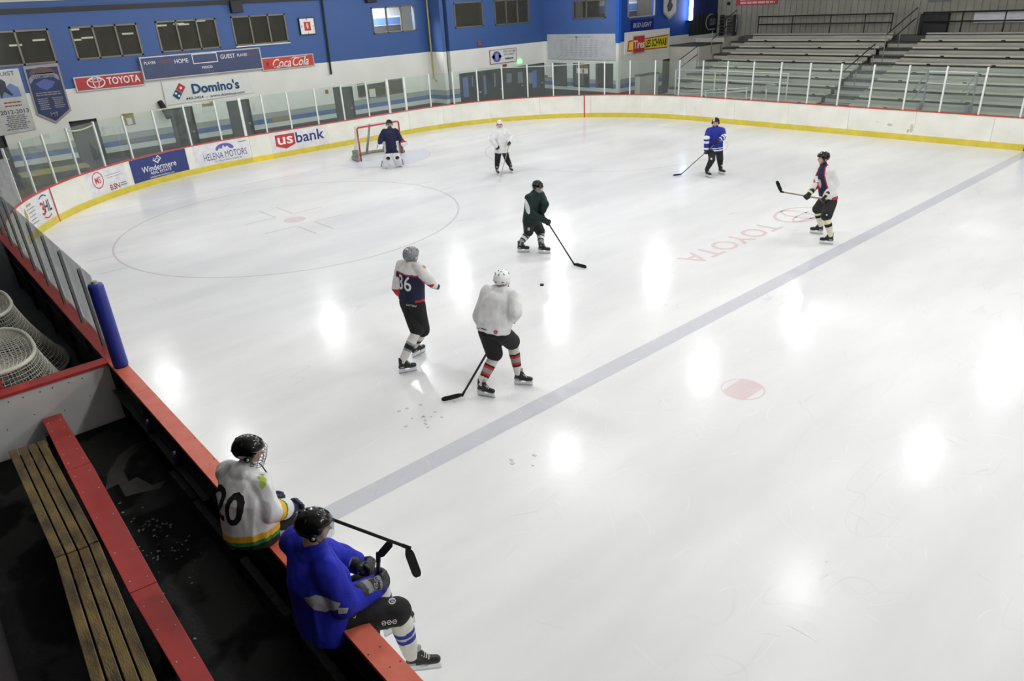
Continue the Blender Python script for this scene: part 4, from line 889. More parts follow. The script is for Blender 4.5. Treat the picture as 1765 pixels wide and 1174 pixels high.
decal('lettering', join2d(lines2d(-0.42, 0.42, -0.12, 0.02, 2, 0.1, 0.5, 2), lines2d(-0.40, -0.05, -0.58, -0.18, 6, 0.3, 0.5, 3), lines2d(0.05, 0.42, -0.56, -0.18, 6, 0.3, 0.5, 4)), m1, M('ink_dim'), t); decal('lettering', move2d(text2d('MT', 0.13, 0.02), 0.0, -0.75), m1, M('ink_dim'), t)
mat('banner_white', (206, 206, 200), 0.7, var=0.05)
t = pennant('team_banner', 'white hanging banner reading 2012-2013 at the left edge', [(1.75, 3.93), (1.75, 1.85), (2.95, 1.92), (3.0, 3.95)], 'banner_white', 'banner_white', 0.03)
m1 = plane_map((EWX+0.05, 2.42, 3.0), (0, 1, 0), (0, 0, 1), 0.003); m2 = plane_map((EWX+0.05, 2.42, 3.0), (0, 1, 0), (0, 0, 1), 0.006)
decal('lettering', move2d(text2d('2012-2013', 0.13, 0.02, fit=0.86), 0.06, -0.42), m1, M('ink_dark'), t); decal('lettering', move2d(text2d('QUIST', 0.13, 0.0, fit=0.6), 0.12, 0.80), m1, M('ink_dark'), t)
decal('lettering', lines2d(-0.2, 0.4, -0.28, -0.06, 2, 0.2, 0.4, 5), m1, M('rust'), t); decal('lettering', lines2d(-0.35, 0.45, -1.02, -0.52, 8, 0.4, 0.55, 6), m1, M('ink_grey'), t)
decal('picture', tri2d([(-0.5, 0.05), (0.42, 0.05), (0.40, 0.35), (0.2, 0.5), (0.0, 0.36), (-0.2, 0.5), (-0.5, 0.42)]), m1, mat('ink_sky', (120, 140, 190), 0.7), t)
decal('figure', tri2d([(-0.18, 0.02), (-0.05, 0.25), (0.12, 0.1), (0.2, 0.12), (0.05, 0.38), (0.08, 0.55), (-0.02, 0.66), (-0.12, 0.58), (-0.2, 0.4)]), m2, M('ink_dark'), t)
# bright upright tube lights near the walls
tag(MB().tube([(EWX+0.5, 1.95, 4.45), (EWX+0.5, 1.95, 4.98)], 0.16, 14).build('tube_light', M('tube_glow')), 'bright upright tube light at the left edge', 'light')
p = at(1193, 10, 'x', SWX+0.3); t = thing('tube_light', 'bright white upright tube light near the bleacher corner', 'light', (SWX+0.2, p.y, 3.75)); MB().tube([(SWX+0.25, p.y, 3.78), (SWX+0.25, p.y, 4.95)], 0.10, 14).build('tube', M('tube_glow'), t, True); MB().box((SWX, p.y-0.1, 3.68), (SWX+0.32, p.y+0.1, 3.76)).build('bracket', M('near_black'), t)
# notices, boxes and fittings low on the end wall
def flat(name, label, cat, c0, c1, axis='x', v=EWX, m='paper', d=0.012):
    A, B = at(*c0, axis, v), at(*c1, axis, v); z0, z1 = sorted((A.z, B.z))
    if axis == 'x': mb = MB().box((v+0.001, min(A.y, B.y), z0), (v+d, max(A.y, B.y), z1))
    else: mb = MB().box((min(A.x, B.x), v-d, z0), (max(A.x, B.x), v-0.001, z1))
    return tag(mb.build(name, M(m)), label, cat)
flat('notice', 'small white notice right of the leftmost grey door', 'notice', (175, 218), (183, 231))
flat('notice_board', 'brown pin board with a white paper on the white end wall', 'notice board', (209, 197), (234, 214), m='brown_board', d=0.03); flat('notice', 'white sheet pinned on the brown pin board', 'notice', (217, 204), (229, 214), d=0.045)
flat('notice', 'white notice between the two open dark doorways', 'notice', (337, 195), (345, 206)); flat('notice_board', 'pale notice board under a brown strip, below the pizza banner', 'notice board', (348, 184), (368, 194))
flat('notice_strip', 'brown strip above the pale notice board', 'notice board', (347, 177), (368, 182), m='brown_board')
flat('notice', 'small white notice right of the door under the pizza banner', 'notice', (434, 180), (441, 191)); flat('fire_alarm', 'small red alarm box right of the long white wall', 'alarm', (560, 155), (565, 161), m='rust', d=0.08)
flat('notice', 'white paper stuck inside the low dark window', 'notice', (634, 154), (648, 169), v=EWX+0.0, d=0.03)
flat('wall_stripe', 'ochre streak painted across the blue stripe, left', 'stripe', (208, 244), (272, 238), m='brown_board', d=0.006); 
flat('wall_stripe', 'ochre streak painted across the blue stripe under the script sign', 'stripe', (468, 203), (499, 206), m='brown_board', d=0.006)
p = at(282, 190, 'x', EWX+0.3); tag(MB().tube([(EWX+0.08, p.y, 2.35), (EWX+0.4, p.y+0.12, 1.75)], [0.10, 0.13], 12).build('hanging_bag', M('black')), 'black tube shaped bag hanging beside an open doorway', 'bag')
flat('dark_plaque', 'black plaque hanging right of the grey double door', 'plaque', (615, 145), (630, 165), v=EWX+0.0, m='near_black', d=0.2)
flat('fire_alarm', 'small red alarm box on the blue wall under the dark windows', 'alarm', (822, 72), (828, 78), v=FWX, m='rust', d=0.08); flat('fire_alarm', 'small red alarm box above the black glass doors', 'alarm', (866, 111), (872, 116), v=FWX, m='rust', d=0.08)
flat('fire_alarm', 'small red alarm box right of the black glass doors', 'alarm', (941, 129), (944, 134), 'y', CWY, 'rust', 0.06)
flat('exit_light', 'small green glowing light above the black glass doors', 'light', (892, 103), (898, 109), v=FWX, m='green_glow', d=0.1)
t, m1, m2, w, h = signbox('wall_sign', 'small white sign with a blue round emblem above the black doors', 'sign', 23.18, 25.0, 2.31, 2.97, 'x', FWX, 'sign_white', 'rust', 0.04, 0.02)
decal('emblem', join2d(tri2d(ell2d(0.29, 0.26, -0.45, 0, 24)), tri2d([(-0.82, 0), (-0.7, -0.08), (-0.2, -0.08), (-0.1, 0), (-0.2, 0.08), (-0.7, 0.08)])), m1, M('ink_purple'), t); decal('emblem', tri2d(ell2d(0.12, 0.18, -0.45, 0, 20)), m2, mat('ink_lav', (160, 164, 205), 0.6), t)
decal('lettering', join2d(move2d(text2d('FIVE CUSTOM', 0.10, 0.006, fit=0.80), 0.40, 0.20), move2d(text2d('DEVELOPMENT', 0.08, 0.006, fit=0.72), 0.40, 0.06), lines2d(0.1, 0.7, -0.20, -0.08, 1, 0.2, 0.6, 3)), m1, M('ink_dark'), t)
tag(MB().box((FWX-0.55, at(640, 150, 'x', EWX).y, 0), (FWX-0.5, at(641, 150, 'x', EWX).y, 0.1)).build('door_stop', M('black')), 'small black door stop at the foot of the end wall', 'door stop')
# corner wall: pale list panel and the sign in the middle door
p = thing('list_panel', 'large pale panel with faint printed lists on the corner wall', 'panel', (-20.6, CWY-0.02, 2.9)); mat('panel_pale', (208, 210, 212), 0.6, var=0.03, c2=(196, 198, 200))
MB().box((-22.95, CWY-0.05, 2.26), (-18.22, CWY-0.001, 3.47)).build('sheet', M('panel_pale'), p); m1 = plane_map((-20.6, CWY-0.05, 2.87), (1, 0, 0), (0, 0, 1), 0.003); mat('ink_faint', (172, 174, 178), 0.7)
decal('lettering', join2d(*[lines2d(-1.4+0.34*k, -1.12+0.34*k, -0.48, 0.36, 10, 0.3, 0.35, 20+k) for k in range(8)], lines2d(-1.0, 0.9, 0.40, 0.52, 1, 0.1, 0.35, 40), tri2d([(-0.3, 0.5), (-0.12, 0.5), (-0.21, 0.25)])), m1, M('ink_faint'), p)
flat('door_notice', 'white notice with a red arrow in the middle corner window', 'notice', (994, 112), (1014, 127), 'y', CWY, 'paper', 0.02); flat('door_notice', 'red heading above the white arrow notice', 'notice', (994, 111), (1015, 118), 'y', CWY-0.022, 'rust', 0.008)
p = at(1005, 123, 'y', CWY-0.03); tag(link_mesh('arrow_mark', [(p.x-0.08, CWY-0.026, p.z), (p.x+0.08, CWY-0.026, p.z), (p.x, CWY-0.026, p.z-0.14), (p.x-0.03, CWY-0.026, p.z+0.12), (p.x+0.03, CWY-0.026, p.z+0.12)], [(0, 2, 1), (0, 1, 4, 3)], M('ink_red')), 'red arrow pointing down on the white notice', 'arrow')
# tyre sign, beer sign and pennant on the side wall
t = thing('tyre_sign', 'yellow and red tyre dealer sign on a white board', 'sign', (SWX, 29.3, 2.98)); o0 = Vector((SWX, 29.3, 2.88))
MB().box((SWX, 27.54, 2.47), (SWX+0.03, 31.1, 3.49)).build('backing', M('sign_white'), t)
k = MB(); k.extrude([(SWX+0.03, 27.72, 2.62), (SWX+0.03, 30.86, 2.57), (SWX+0.03, 30.93, 3.20), (SWX+0.03, 27.80, 3.10)], (0.05, 0, 0)); k.build('border', M('ink_red'), t)
k = MB(); k.extrude([(SWX+0.08, 27.77, 2.67), (SWX+0.08, 30.82, 2.62), (SWX+0.08, 30.88, 3.15), (SWX+0.08, 27.84, 3.05)], (0.01, 0, 0)); k.build('face', M('sign_yellow'), t)
k = MB(); k.box((SWX+0.09, 28.08, 2.50), (SWX+0.11, 28.98, 3.30)); k.build('red_panel', M('sign_frame'), t); k = MB(); k.box((SWX+0.11, 28.11, 2.53), (SWX+0.12, 28.95, 3.27)); k.build('red_panel', M('ink_red'), t)
m1 = plane_map((SWX+0.12, 28.53, 2.90), (0, 1, 0), (0, 0, 1), 0.004); decal('lettering', text2d('Tires', 0.36, 0.02, 0.15, fit=0.80), m1, M('ink_white'), t)
m1 = plane_map((SWX+0.09, 29.92, 2.88), (0, 1, 0), (0, 0, 1), 0.004); decal('lettering', text2d('LES SCHWAB', 0.32, 0.045, 0.1, fit=1.72), m1, M('ink_black'), t)
mat('beer_blue', (14, 26, 110), 0.5); t, m1, m2, w, h = signbox('beer_sign', 'dark blue beer sign below the side wall window', 'sign', 28.0, 29.7, 3.53, 4.01, 'x', SWX, 'beer_blue', 'beer_blue', 0.05)
decal('lettering', text2d('BUD LIGHT', 0.20, 0.016, 0.3, fit=1.45), m1, mat('ink_silver', (190, 198, 215), 0.4), t)
P = [Vector((SWX+0.02, y, z)) for y, z in ((30.45, 5.9), (30.5, 4.22), (31.03, 3.88), (31.58, 4.22), (31.62, 5.9))]; t = thing('pennant', 'grey and white pennant hanging right of the side window', 'banner', P[2])
MB().extrude(P, (0.01, 0, 0)).build('border', M('banner_edge'), t); c = sum(P, Vector())/5; MB().extrude([q.lerp(c, 0.12)+Vector((0.011, 0, 0)) for q in P], (0.004, 0, 0)).build('field', M('banner_white'), t)
decal('figure', tri2d([(-0.15, -0.5), (0.1, -0.45), (0.25, -0.2), (0.1, -0.05), (0.2, 0.3), (0.0, 0.55), (-0.2, 0.35), (-0.12, 0.0), (-0.25, -0.2)]), plane_map((SWX+0.036, 31.03, 4.75), (0, 1, 0), (0, 0, 1), 0.003), M('ink_dark'), t)
flat('wall_poster', 'pale blue poster beside the bright tube light', 'poster', (1205, -6), (1214, 21), 'y', BWY, 'ink_lav', 0.02)
tag(MB().box((SWX+0.01, 28.39, 0), (SWX+0.35, 29.88, 1.40)).build('storage_cabinet', M('concrete')), 'pale low cabinet against the side wall', 'cabinet'); MB().box((SWX+0.01, 28.35, 1.40), (SWX+0.37, 29.92, 1.47)).build('cabinet_top', M('ink_brown'))
tag([o for o in COL.objects if o.name.startswith('cabinet_top')][0], 'dark brown top board on the pale low cabinet', 'board')
# dark blue cloth wall and curtain with script
tag(MB().box((SWX+0.001, 32.7, 4.04), (SWX+0.03, BWY-0.01, TOPZ)).build('blue_curtain', mat('curtain_blue', (16, 36, 92), 0.8)), 'dark blue cloth on the side wall by the tube light', 'curtain')
t = thing('stage_curtain', 'black curtain with a pale crescent emblem above the aisle', 'curtain', (SWX+0.05, 34.1, 3.0)); mat('curtain_black', (22, 30, 34), 0.8)
mb = MB(); n = 24; rg = []
for i in range(n+1): y = 32.75+(BWY-0.04-32.75)*i/n; x = SWX+0.06+0.015*math.sin(i*1.9); rg.append([Vector((x, y, 3.0)), Vector((x, y, 4.02)), Vector((x-0.01, y, 4.02)), Vector((x-0.01, y, 3.0))])
mb.loft(rg); mb.build('cloth', M('curtain_black'), t)
c_ = at(1226, 38, 'x', SWX+0.09); m1 = plane_map((SWX+0.09, c_.y, c_.z), (0, 1, 0), (0, 0, 1), 0.004)
arc = [(0.50*math.cos(a), 0.40*math.sin(a)) for a in [math.radians(60+k*12) for k in range(18)]]; decal('emblem', stroke2d(arc, [0.01+0.09*math.sin(PI*k/17) for k in range(18)]), m1, M('ink_dim'), t)
decal('lettering', join2d(move2d(text2d('BUD', 0.15, 0.02, fit=0.5), 0.16, 0.10), move2d(text2d('LIGHT', 0.14, 0.02, fit=0.62), 0.16, -0.08)), m1, M('ink_dim'), t); decal('lettering', lines2d(-0.35, 0.45, -0.42, -0.30, 1, 0.2, 0.6, 2), m1, M('ink_dim'), t)
k = MB()
for i in range(6): k.box((-17.5, BWY-0.5, 3.02+0.16*i), (-16.7, BWY-0.1, 3.06+0.16*i))
for x_ in (-17.52, -16.72): k.box((x_, BWY-0.5, 2.86), (x_+0.04, BWY-0.1, 3.9))
tag(k.build('shelf_rack', M('tread')), 'dark rack of shelves right of the black curtain', 'shelves')
# red banner, white panel and dark cloth on the cladding
A, B = at(1271, -12, 'y', BWY), at(1340, 7, 'y', BWY); t, m1, m2, w, h = signbox('wall_banner', 'red banner with pale print cut by the top edge, above the bleachers', 'banner', A.x, B.x, B.z, A.z, 'y', BWY, 'sign_red', 'sign_red', 0.03)
decal('lettering', lines2d(-w*0.45, w*0.45, -h*0.45, h*0.4, 3, 0.15, 0.6, 12), m1, M('ink_pink'), t)
A, B = at(1681, 22, 'y', BWY), at(1681, 39, 'y', BWY); tag(MB().box((A.x, BWY-0.04, B.z), (4, BWY-0.002, A.z)).build('wall_panel', mat('panel_bright', (226, 226, 230), 0.5)), 'long pale panel on the cladding behind the right guard rail', 'panel')
tag(MB().box((-7.35, BWY-0.3, 2.87), (-6.2, BWY-0.05, 3.72)).build('dark_drape', M('near_black')), 'black drape behind the end of the right guard rail', 'drape')
flat('wall_panel', 'small pale panel at the top edge over the right bleachers', 'panel', (1603, -6), (1638, 3), 'y', BWY, 'ink_grey', 0.02); tag(MB().ball((at(1257, 6, 'y', BWY).x, BWY-0.06, at(1257, 6, 'y', BWY).z), 0.09).build('round_fitting', M('black')), 'small black round fitting on the grey cladding', 'fitting')
# table with a yellow edge behind the left corner glass
t = thing('work_table', 'long table with a worn yellow edge behind the left corner glass', 'table', (-23.5, 3.0, -0.05)); MB().box((-23.9, 1.9, 0.52), (-23.2, 4.05, 0.60)).build('table_top', mat('table_yellow', (176, 168, 104), 0.6), t)
for x in (-23.85, -23.3):
    for y in (2.0, 3.9): MB().box((x, y, -0.05), (x+0.06, y+0.06, 0.52)).build('leg', M('near_black'), t)
tag(MB().box((-23.1, 2.9, -0.05), (-22.7, 4.1, 0.28)).build('storage_box', mat('box_green', (96, 140, 84), 0.6)), 'green and white box on the floor below the yellow edged table', 'box')
# glowing strips added behind the windows in place of reflections in the glass
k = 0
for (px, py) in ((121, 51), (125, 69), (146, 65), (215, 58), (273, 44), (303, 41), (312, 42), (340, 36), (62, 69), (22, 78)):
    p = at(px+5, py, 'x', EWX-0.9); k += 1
    tag(MB().box((p.x-0.05, p.y-0.19, p.z-0.03), (p.x+0.05, p.y+0.19, p.z+0.03)).build('reflection_strip', M('reflection_glow')), 'short white glowing strip added as a reflection in the dark end wall windows', 'light', 'reflection strips behind the end wall windows')
for nm, loc, en in (('room_fill', (-25.3, 18.4, 5.8), 420), ('room_fill', (SWX-0.9, 28.8, 6.4), 160)):  # unseen area lights added to brighten the two rooms behind their windows
    ld = bpy.data.lights.new(nm, 'AREA'); ld.size = 0.8; ld.energy = en; lo = bpy.data.objects.new(nm, ld); COL.objects.link(lo); lo.location = loc

# ================================================================== people
def smooth_mesh(name, prims, mats, parent, voxel=0.012, it=4, fm=None, disp=0.0, dscale=6.0, dvec=(1, 1, 0.35)):
    """one continuous skin round capsules, ellipsoids and lofts"""
    mb = MB()
    for q in prims:
        k = q[0]
        if k == 'c':
            _, a, ra, b, rb = q; a = Vector(a); b = Vector(b); L_ = (b-a).length; n = max(2, int(L_/(min(ra, rb)*0.6)))
            if L_ < 1e-4: mb.ball(a, ra, 16, 10); continue
            x, y, d = frame_of(b-a); rings = []
            for i in range(n+1): c = a.lerp(b, i/n); r = ra+(rb-ra)*i/n; rings.append([c+(x*math.cos(2*PI*j/16)+y*math.sin(2*PI*j/16))*r for j in range(16)])
            mb.loft(rings); mb.ball(a, ra*0.999, 16, 10); mb.ball(b, rb*0.999, 16, 10)
        elif k == 'e': mb.ball(q[1], q[2], 18, 12, axes=q[3] if len(q) > 3 else None)
        elif k == 'l':
            rings = []
            for (c, a, b) in q[1]: rings.append([Vector(c)+Vector(a)*math.cos(2*PI*j/24)+Vector(b)*math.sin(2*PI*j/24) for j in range(24)])
            mb.loft(rings)
    me = bpy.data.meshes.new('tmp'); me.from_pydata([tuple(v) for v in mb.v], [], mb.f)
    bm = bmesh.new(); bm.from_mesh(me); 
    for isl in [bm.faces]: bmesh.ops.recalc_face_normals(bm, faces=bm.faces)
    bm.to_mesh(me); bm.free()
    o = bpy.data.objects.new('tmp', me); COL.objects.link(o); r = o.modifiers.new('r', 'REMESH'); r.mode = 'VOXEL'; r.voxel_size = voxel
    s = o.modifiers.new('s', 'SMOOTH'); s.iterations = it; s.factor = 0.6
    dg = bpy.context.evaluated_depsgraph_get(); dg.update(); ev = o.evaluated_get(dg); m2 = ev.to_mesh()
    V = [v.co.copy() for v in m2.vertices]; Nn = [v.normal.copy() for v in m2.vertices]; F = [tuple(p.vertices) for p in m2.polygons]; ev.to_mesh_clear()
    bpy.data.objects.remove(o); bpy.data.meshes.remove(me)
    if disp:
        for i, v in enumerate(V):
            w = Vector((v.x*dvec[0], v.y*dvec[1], v.z*dvec[2]))*dscale; t = noise.noise(w); t2 = noise.noise(w*2.1+Vector((5, 3, 1)))
            V[i] = v+Nn[i]*disp*((1-abs(t)*3.0)*0.7+t2*0.6)
    fi = None
    if fm: fi = [fm(sum((V[i] for i in f), Vector())/len(f)) for f in F]
    ob = link_mesh(name, V, F, mats, parent, fi, True); ob['_n'] = 0; del ob['_n']
    bv = BVHTree.FromPolygons(V, F); return ob, bv
def refine(g, mx):
    bm = bmesh.new(); vs = [bm.verts.new((a, b, 0)) for a, b in g[0]]
    for f in g[1]:
        try: bm.faces.new([vs[i] for i in f])
        except ValueError: pass
    bmesh.ops.triangulate(bm, faces=bm.faces)
    for _ in range(4):
        L_ = [e for e in bm.edges if e.calc_length() > mx]
        if not L_: break
        bmesh.ops.subdivide_edges(bm, edges=L_, cuts=1); bmesh.ops.triangulate(bm, faces=[f for f in bm.faces if len(f.verts) > 3])
    bm.verts.index_update(); v = [(p.co.x, p.co.y) for p in bm.verts]; f = [tuple(p.index for p in q.verts) for q in bm.faces]; bm.free(); return v, f
def project(name, g, o, right, up, bv, m, parent, eps=0.004, mx=0.03, reach=0.5):
    """lay a flat outline on the cloth: cast along the outline's own normal"""
    r = Vector(right).normalized(); u = Vector(up); u = (u-r*u.dot(r)).normalized(); n = r.cross(u); v, f = refine(g, mx); pts = []; ok = []
    for a, b in v:
        P = Vector(o)+r*a+u*b; hit, nor, _, _ = bv.ray_cast(P+n*reach, -n); ok.append(hit is not None); pts.append(hit+n*eps if hit is not None else P)
    f = [q for q in f if all(ok[i] for i in q)]
    if not f: return None
    return link_mesh(name, pts, f, m, parent)
def pdecal(name, g, px, py, bv, m, parent, rot=0.0, mx=0.02, eps=0.004):
    """lay an outline on the cloth where a sight line meets it"""
    hit, nor, _, _ = bv.ray_cast(CP, ray(px, py).normalized())
    if hit is None: return None
    nor = (nor*0.6-ray(px, py).normalized()*0.4).normalized(); r = (CR-nor*CR.dot(nor)).normalized(); u = nor.cross(r); c, s_ = math.cos(rot), math.sin(rot)
    return project(name, g, hit, r*c+u*s_, u*c-r*s_, bv, m, parent, eps, mx, 0.25)
def seg_t(p, a, b):
    d = b-a; t = max(0, min(1, (p-a).dot(d)/d.dot(d))); return t, (p-(a+d*t)).length
def solve(a, b, px, py, la, lb, lo=-0.45, hi=0.45, near=None):
    """joint seen at a pixel that keeps both bone lengths; near = preferred offset sign towards the camera"""
    d = ray(px, py).normalized(); mid = (a+b)/2; t0 = (mid-CP).dot(d); best = None
    for k in range(121):
        t = t0+lo+(hi-lo)*k/120; e = CP+d*t; c = ((e-a).length-la)**2+((e-b).length-lb)**2+0.02*((t-t0-(near or 0))**2)
        if best is None or c < best[0]: best = (c, e)
    return best[1]
def az(deg): return Vector((math.cos(math.radians(deg)), math.sin(math.radians(deg)), 0))
UP = Vector((0, 0, 1))
mat('skin', (206, 156, 132), 0.5, var=0.05, scale=8); mat('skin_red', (190, 120, 104), 0.5, var=0.05); mat('hair', (48, 34, 26), 0.7); mat('eye', (34, 26, 24), 0.3); mat('lip', (168, 98, 88), 0.5)
def cloth(n, c, **k): return mat(n, c, k.pop('rough', 0.85), var=k.pop('var', 0.07), scale=9, bump=k.pop('bump', 0.12), bscale=k.pop('bs', 60), **k)
cloth('c_white', (226, 226, 226)); cloth('c_navy', (20, 26, 60)); cloth('c_blue', (16, 30, 172), var=0.1); cloth('c_blue2', (24, 38, 140)); cloth('c_black', (17, 17, 19)); cloth('c_green', (13, 40, 36)); cloth('c_red', (186, 44, 52)); cloth('c_grey', (142, 144, 148))
cloth('c_yellow', (232, 176, 40)); cloth('c_kelly', (44, 128, 62)); cloth('c_cream', (222, 218, 200)); cloth('c_paleyel', (222, 220, 170)); cloth('c_silver', (176, 178, 184), rough=0.5); cloth('c_sockblue', (36, 50, 150)); cloth('c_offwhite', (216, 214, 206)); cloth('c_track', (20, 20, 23))
mat('h_black', (8, 8, 9), 0.2, coat=0.12, var=0.1, spec=0.35); mat('h_white', (232, 233, 234), 0.3, coat=0.3, var=0.02); mat('h_grey', (128, 132, 136), 0.3, coat=0.3, var=0.04); mat('h_vent', (10, 10, 11), 0.6)
mat('glove_black', (17, 17, 19), 0.5, var=0.15, bump=0.2, bscale=50); mat('glove_navy', (22, 26, 52), 0.5, var=0.1, bump=0.2, bscale=50); mat('cage', (150, 152, 155), 0.3, 0.8)
mat('boot_black', (16, 16, 18), 0.4, var=0.1); mat('boot_trim', (160, 162, 165), 0.5); mat('holder', (232, 233, 235), 0.4); mat('holder_dark', (40, 40, 42), 0.4); mat('runner', (190, 195, 200), 0.2, 0.9); mat('lace', (226, 226, 220), 0.8)
mat('stick_black', (18, 18, 20), 0.4, var=0.1); mat('stick_grey', (104, 104, 106), 0.4, var=0.1); mat('stick_gold', (150, 144, 120), 0.45, var=0.08); mat('tape', (14, 14, 15), 0.9, var=0.15, bump=0.3, bscale=80); mat('tape_white', (222, 222, 220), 0.9)

def skate(t, G, D, U=UP, laces=True, holder='holder', boot='boot_black'):
    """G blade contact under the middle of the foot, D toe direction"""
    D = Vector(D).normalized(); U = Vector(U).normalized(); D = (D-U*D.dot(U)).normalized(); R = D.cross(U); P = lambda d, r, u: G+D*d+R*r+U*u
    pr = [('c', P(0.115, 0, 0.112), 0.036, P(0.05, 0, 0.115), 0.041), ('c', P(0.05, 0, 0.115), 0.041, P(-0.02, 0, 0.13), 0.042), ('c', P(-0.02, 0, 0.12), 0.042, P(-0.10, 0, 0.115), 0.036),
          ('c', P(-0.085, 0, 0.12), 0.040, P(-0.075, 0, 0.22), 0.048), ('c', P(0.03, 0, 0.13), 0.036, P(-0.04, 0, 0.215), 0.040), ('c', P(-0.045, 0, 0.2), 0.038, P(-0.015, 0, 0.265), 0.026), ('c', P(-0.09, 0, 0.22), 0.03, P(-0.105, 0, 0.262), 0.016)]
    def fm(p):
        q = p-G; d, u = q.dot(D), q.dot(U)
        if u > 0.245 and d > -0.05: return 1
        if 0.10 < u < 0.125 and -0.11 < d < -0.05: return 1
        return 0
    b, bv = smooth_mesh('skate', pr, [M(boot), M('boot_trim')], t, 0.009, 3, fm)
    h = MB(); prof = [(-0.135, 0.028), (0.145, 0.030), (0.150, 0.060), (0.140, 0.085), (0.055, 0.088), (0.035, 0.050), (-0.025, 0.050), (-0.045, 0.088), (-0.125, 0.088), (-0.140, 0.06)]
    v = [P(d, -0.011, u) for d, u in prof]+[P(d, 0.011, u) for d, u in prof]; n = len(prof); h.add(v, [tuple(range(n-1, -1, -1)), tuple(range(n, 2*n))]+[(i, (i+1) % n, n+(i+1) % n, n+i) for i in range(n)])
    h.build('blade_holder', M(holder), b); r = MB(); prof = [(-0.138, 0.004), (-0.12, 0.0), (0.12, 0.0), (0.148, 0.008), (0.146, 0.030), (-0.138, 0.030)]
    v = [P(d, -0.003, u) for d, u in prof]+[P(d, 0.003, u) for d, u in prof]; n = len(prof); r.add(v, [tuple(range(n-1, -1, -1)), tuple(range(n, 2*n))]+[(i, (i+1) % n, n+(i+1) % n, n+i) for i in range(n)]); r.build('runner', M('runner'), b)
    if laces:
        l = MB()
        for k in range(6): a = 0.055-0.017*k; u = 0.152+0.0165*k+(0.006 if k < 2 else 0); l.tube([P(a, -0.03, u-0.006), P(a+0.004, 0, u+0.007), P(a, 0.03, u-0.006)], 0.0045, 6)
        l.build('laces', M('lace'), b)
    return P(-0.07, 0, 0.20)                                           # ankle
def glove(t, H, A, S, m='glove_black', band=None, k=1.0):
    """H centre of the fist, A forearm direction, S direction of the held shaft"""
    A = Vector(A).normalized(); S = Vector(S).normalized(); S = (S-A*S.dot(A)).normalized() if abs(S.dot(A)) < 0.98 else A.cross(UP).normalized(); B = A.cross(S).normalized(); P = lambda a, s, b: H+A*a*k+S*s*k+B*b*k
    pr = [('c', P(-0.15, 0, 0), 0.060*k, P(-0.07, 0, 0), 0.052*k), ('e', P(-0.02, 0, 0.018), (0.055*k, 0.056*k, 0.038*k), (A, S, B))]
    for i, (ln, rr_) in enumerate(((0.92, 0.016), (1.0, 0.0165), (0.96, 0.016), (0.82, 0.0145))):
        s = (i-1.5)*0.031; pr += [('c', P(0.0, s, 0.032), rr_*k*1.15, P(0.052*ln, s*1.03, 0.020), rr_*k*1.1), ('c', P(0.052*ln, s*1.03, 0.020), rr_*k*1.1, P(0.050*ln, s, -0.022), rr_*k), ('c', P(0.050*ln, s, -0.022), rr_*k, P(0.015, s, -0.034), rr_*k*0.95)]
    pr += [('c', P(-0.03, -0.055, 0.0), 0.019*k, P(0.015, -0.060, -0.022), 0.017*k), ('c', P(0.015, -0.060, -0.022), 0.017*k, P(0.035, -0.035, -0.036), 0.015*k)]
    def fm(p):
        a = (p-H).dot(A)/k
        return 1 if band and (-0.125 < a < -0.085 or (-0.03 < a < -0.012 and (p-H).dot(B) > 0.02)) else 0
    o, bv = smooth_mesh('glove', pr, [M(m), M(band or m)], t, 0.0085, 2, fm)
    return o, bv, (A, S, B)
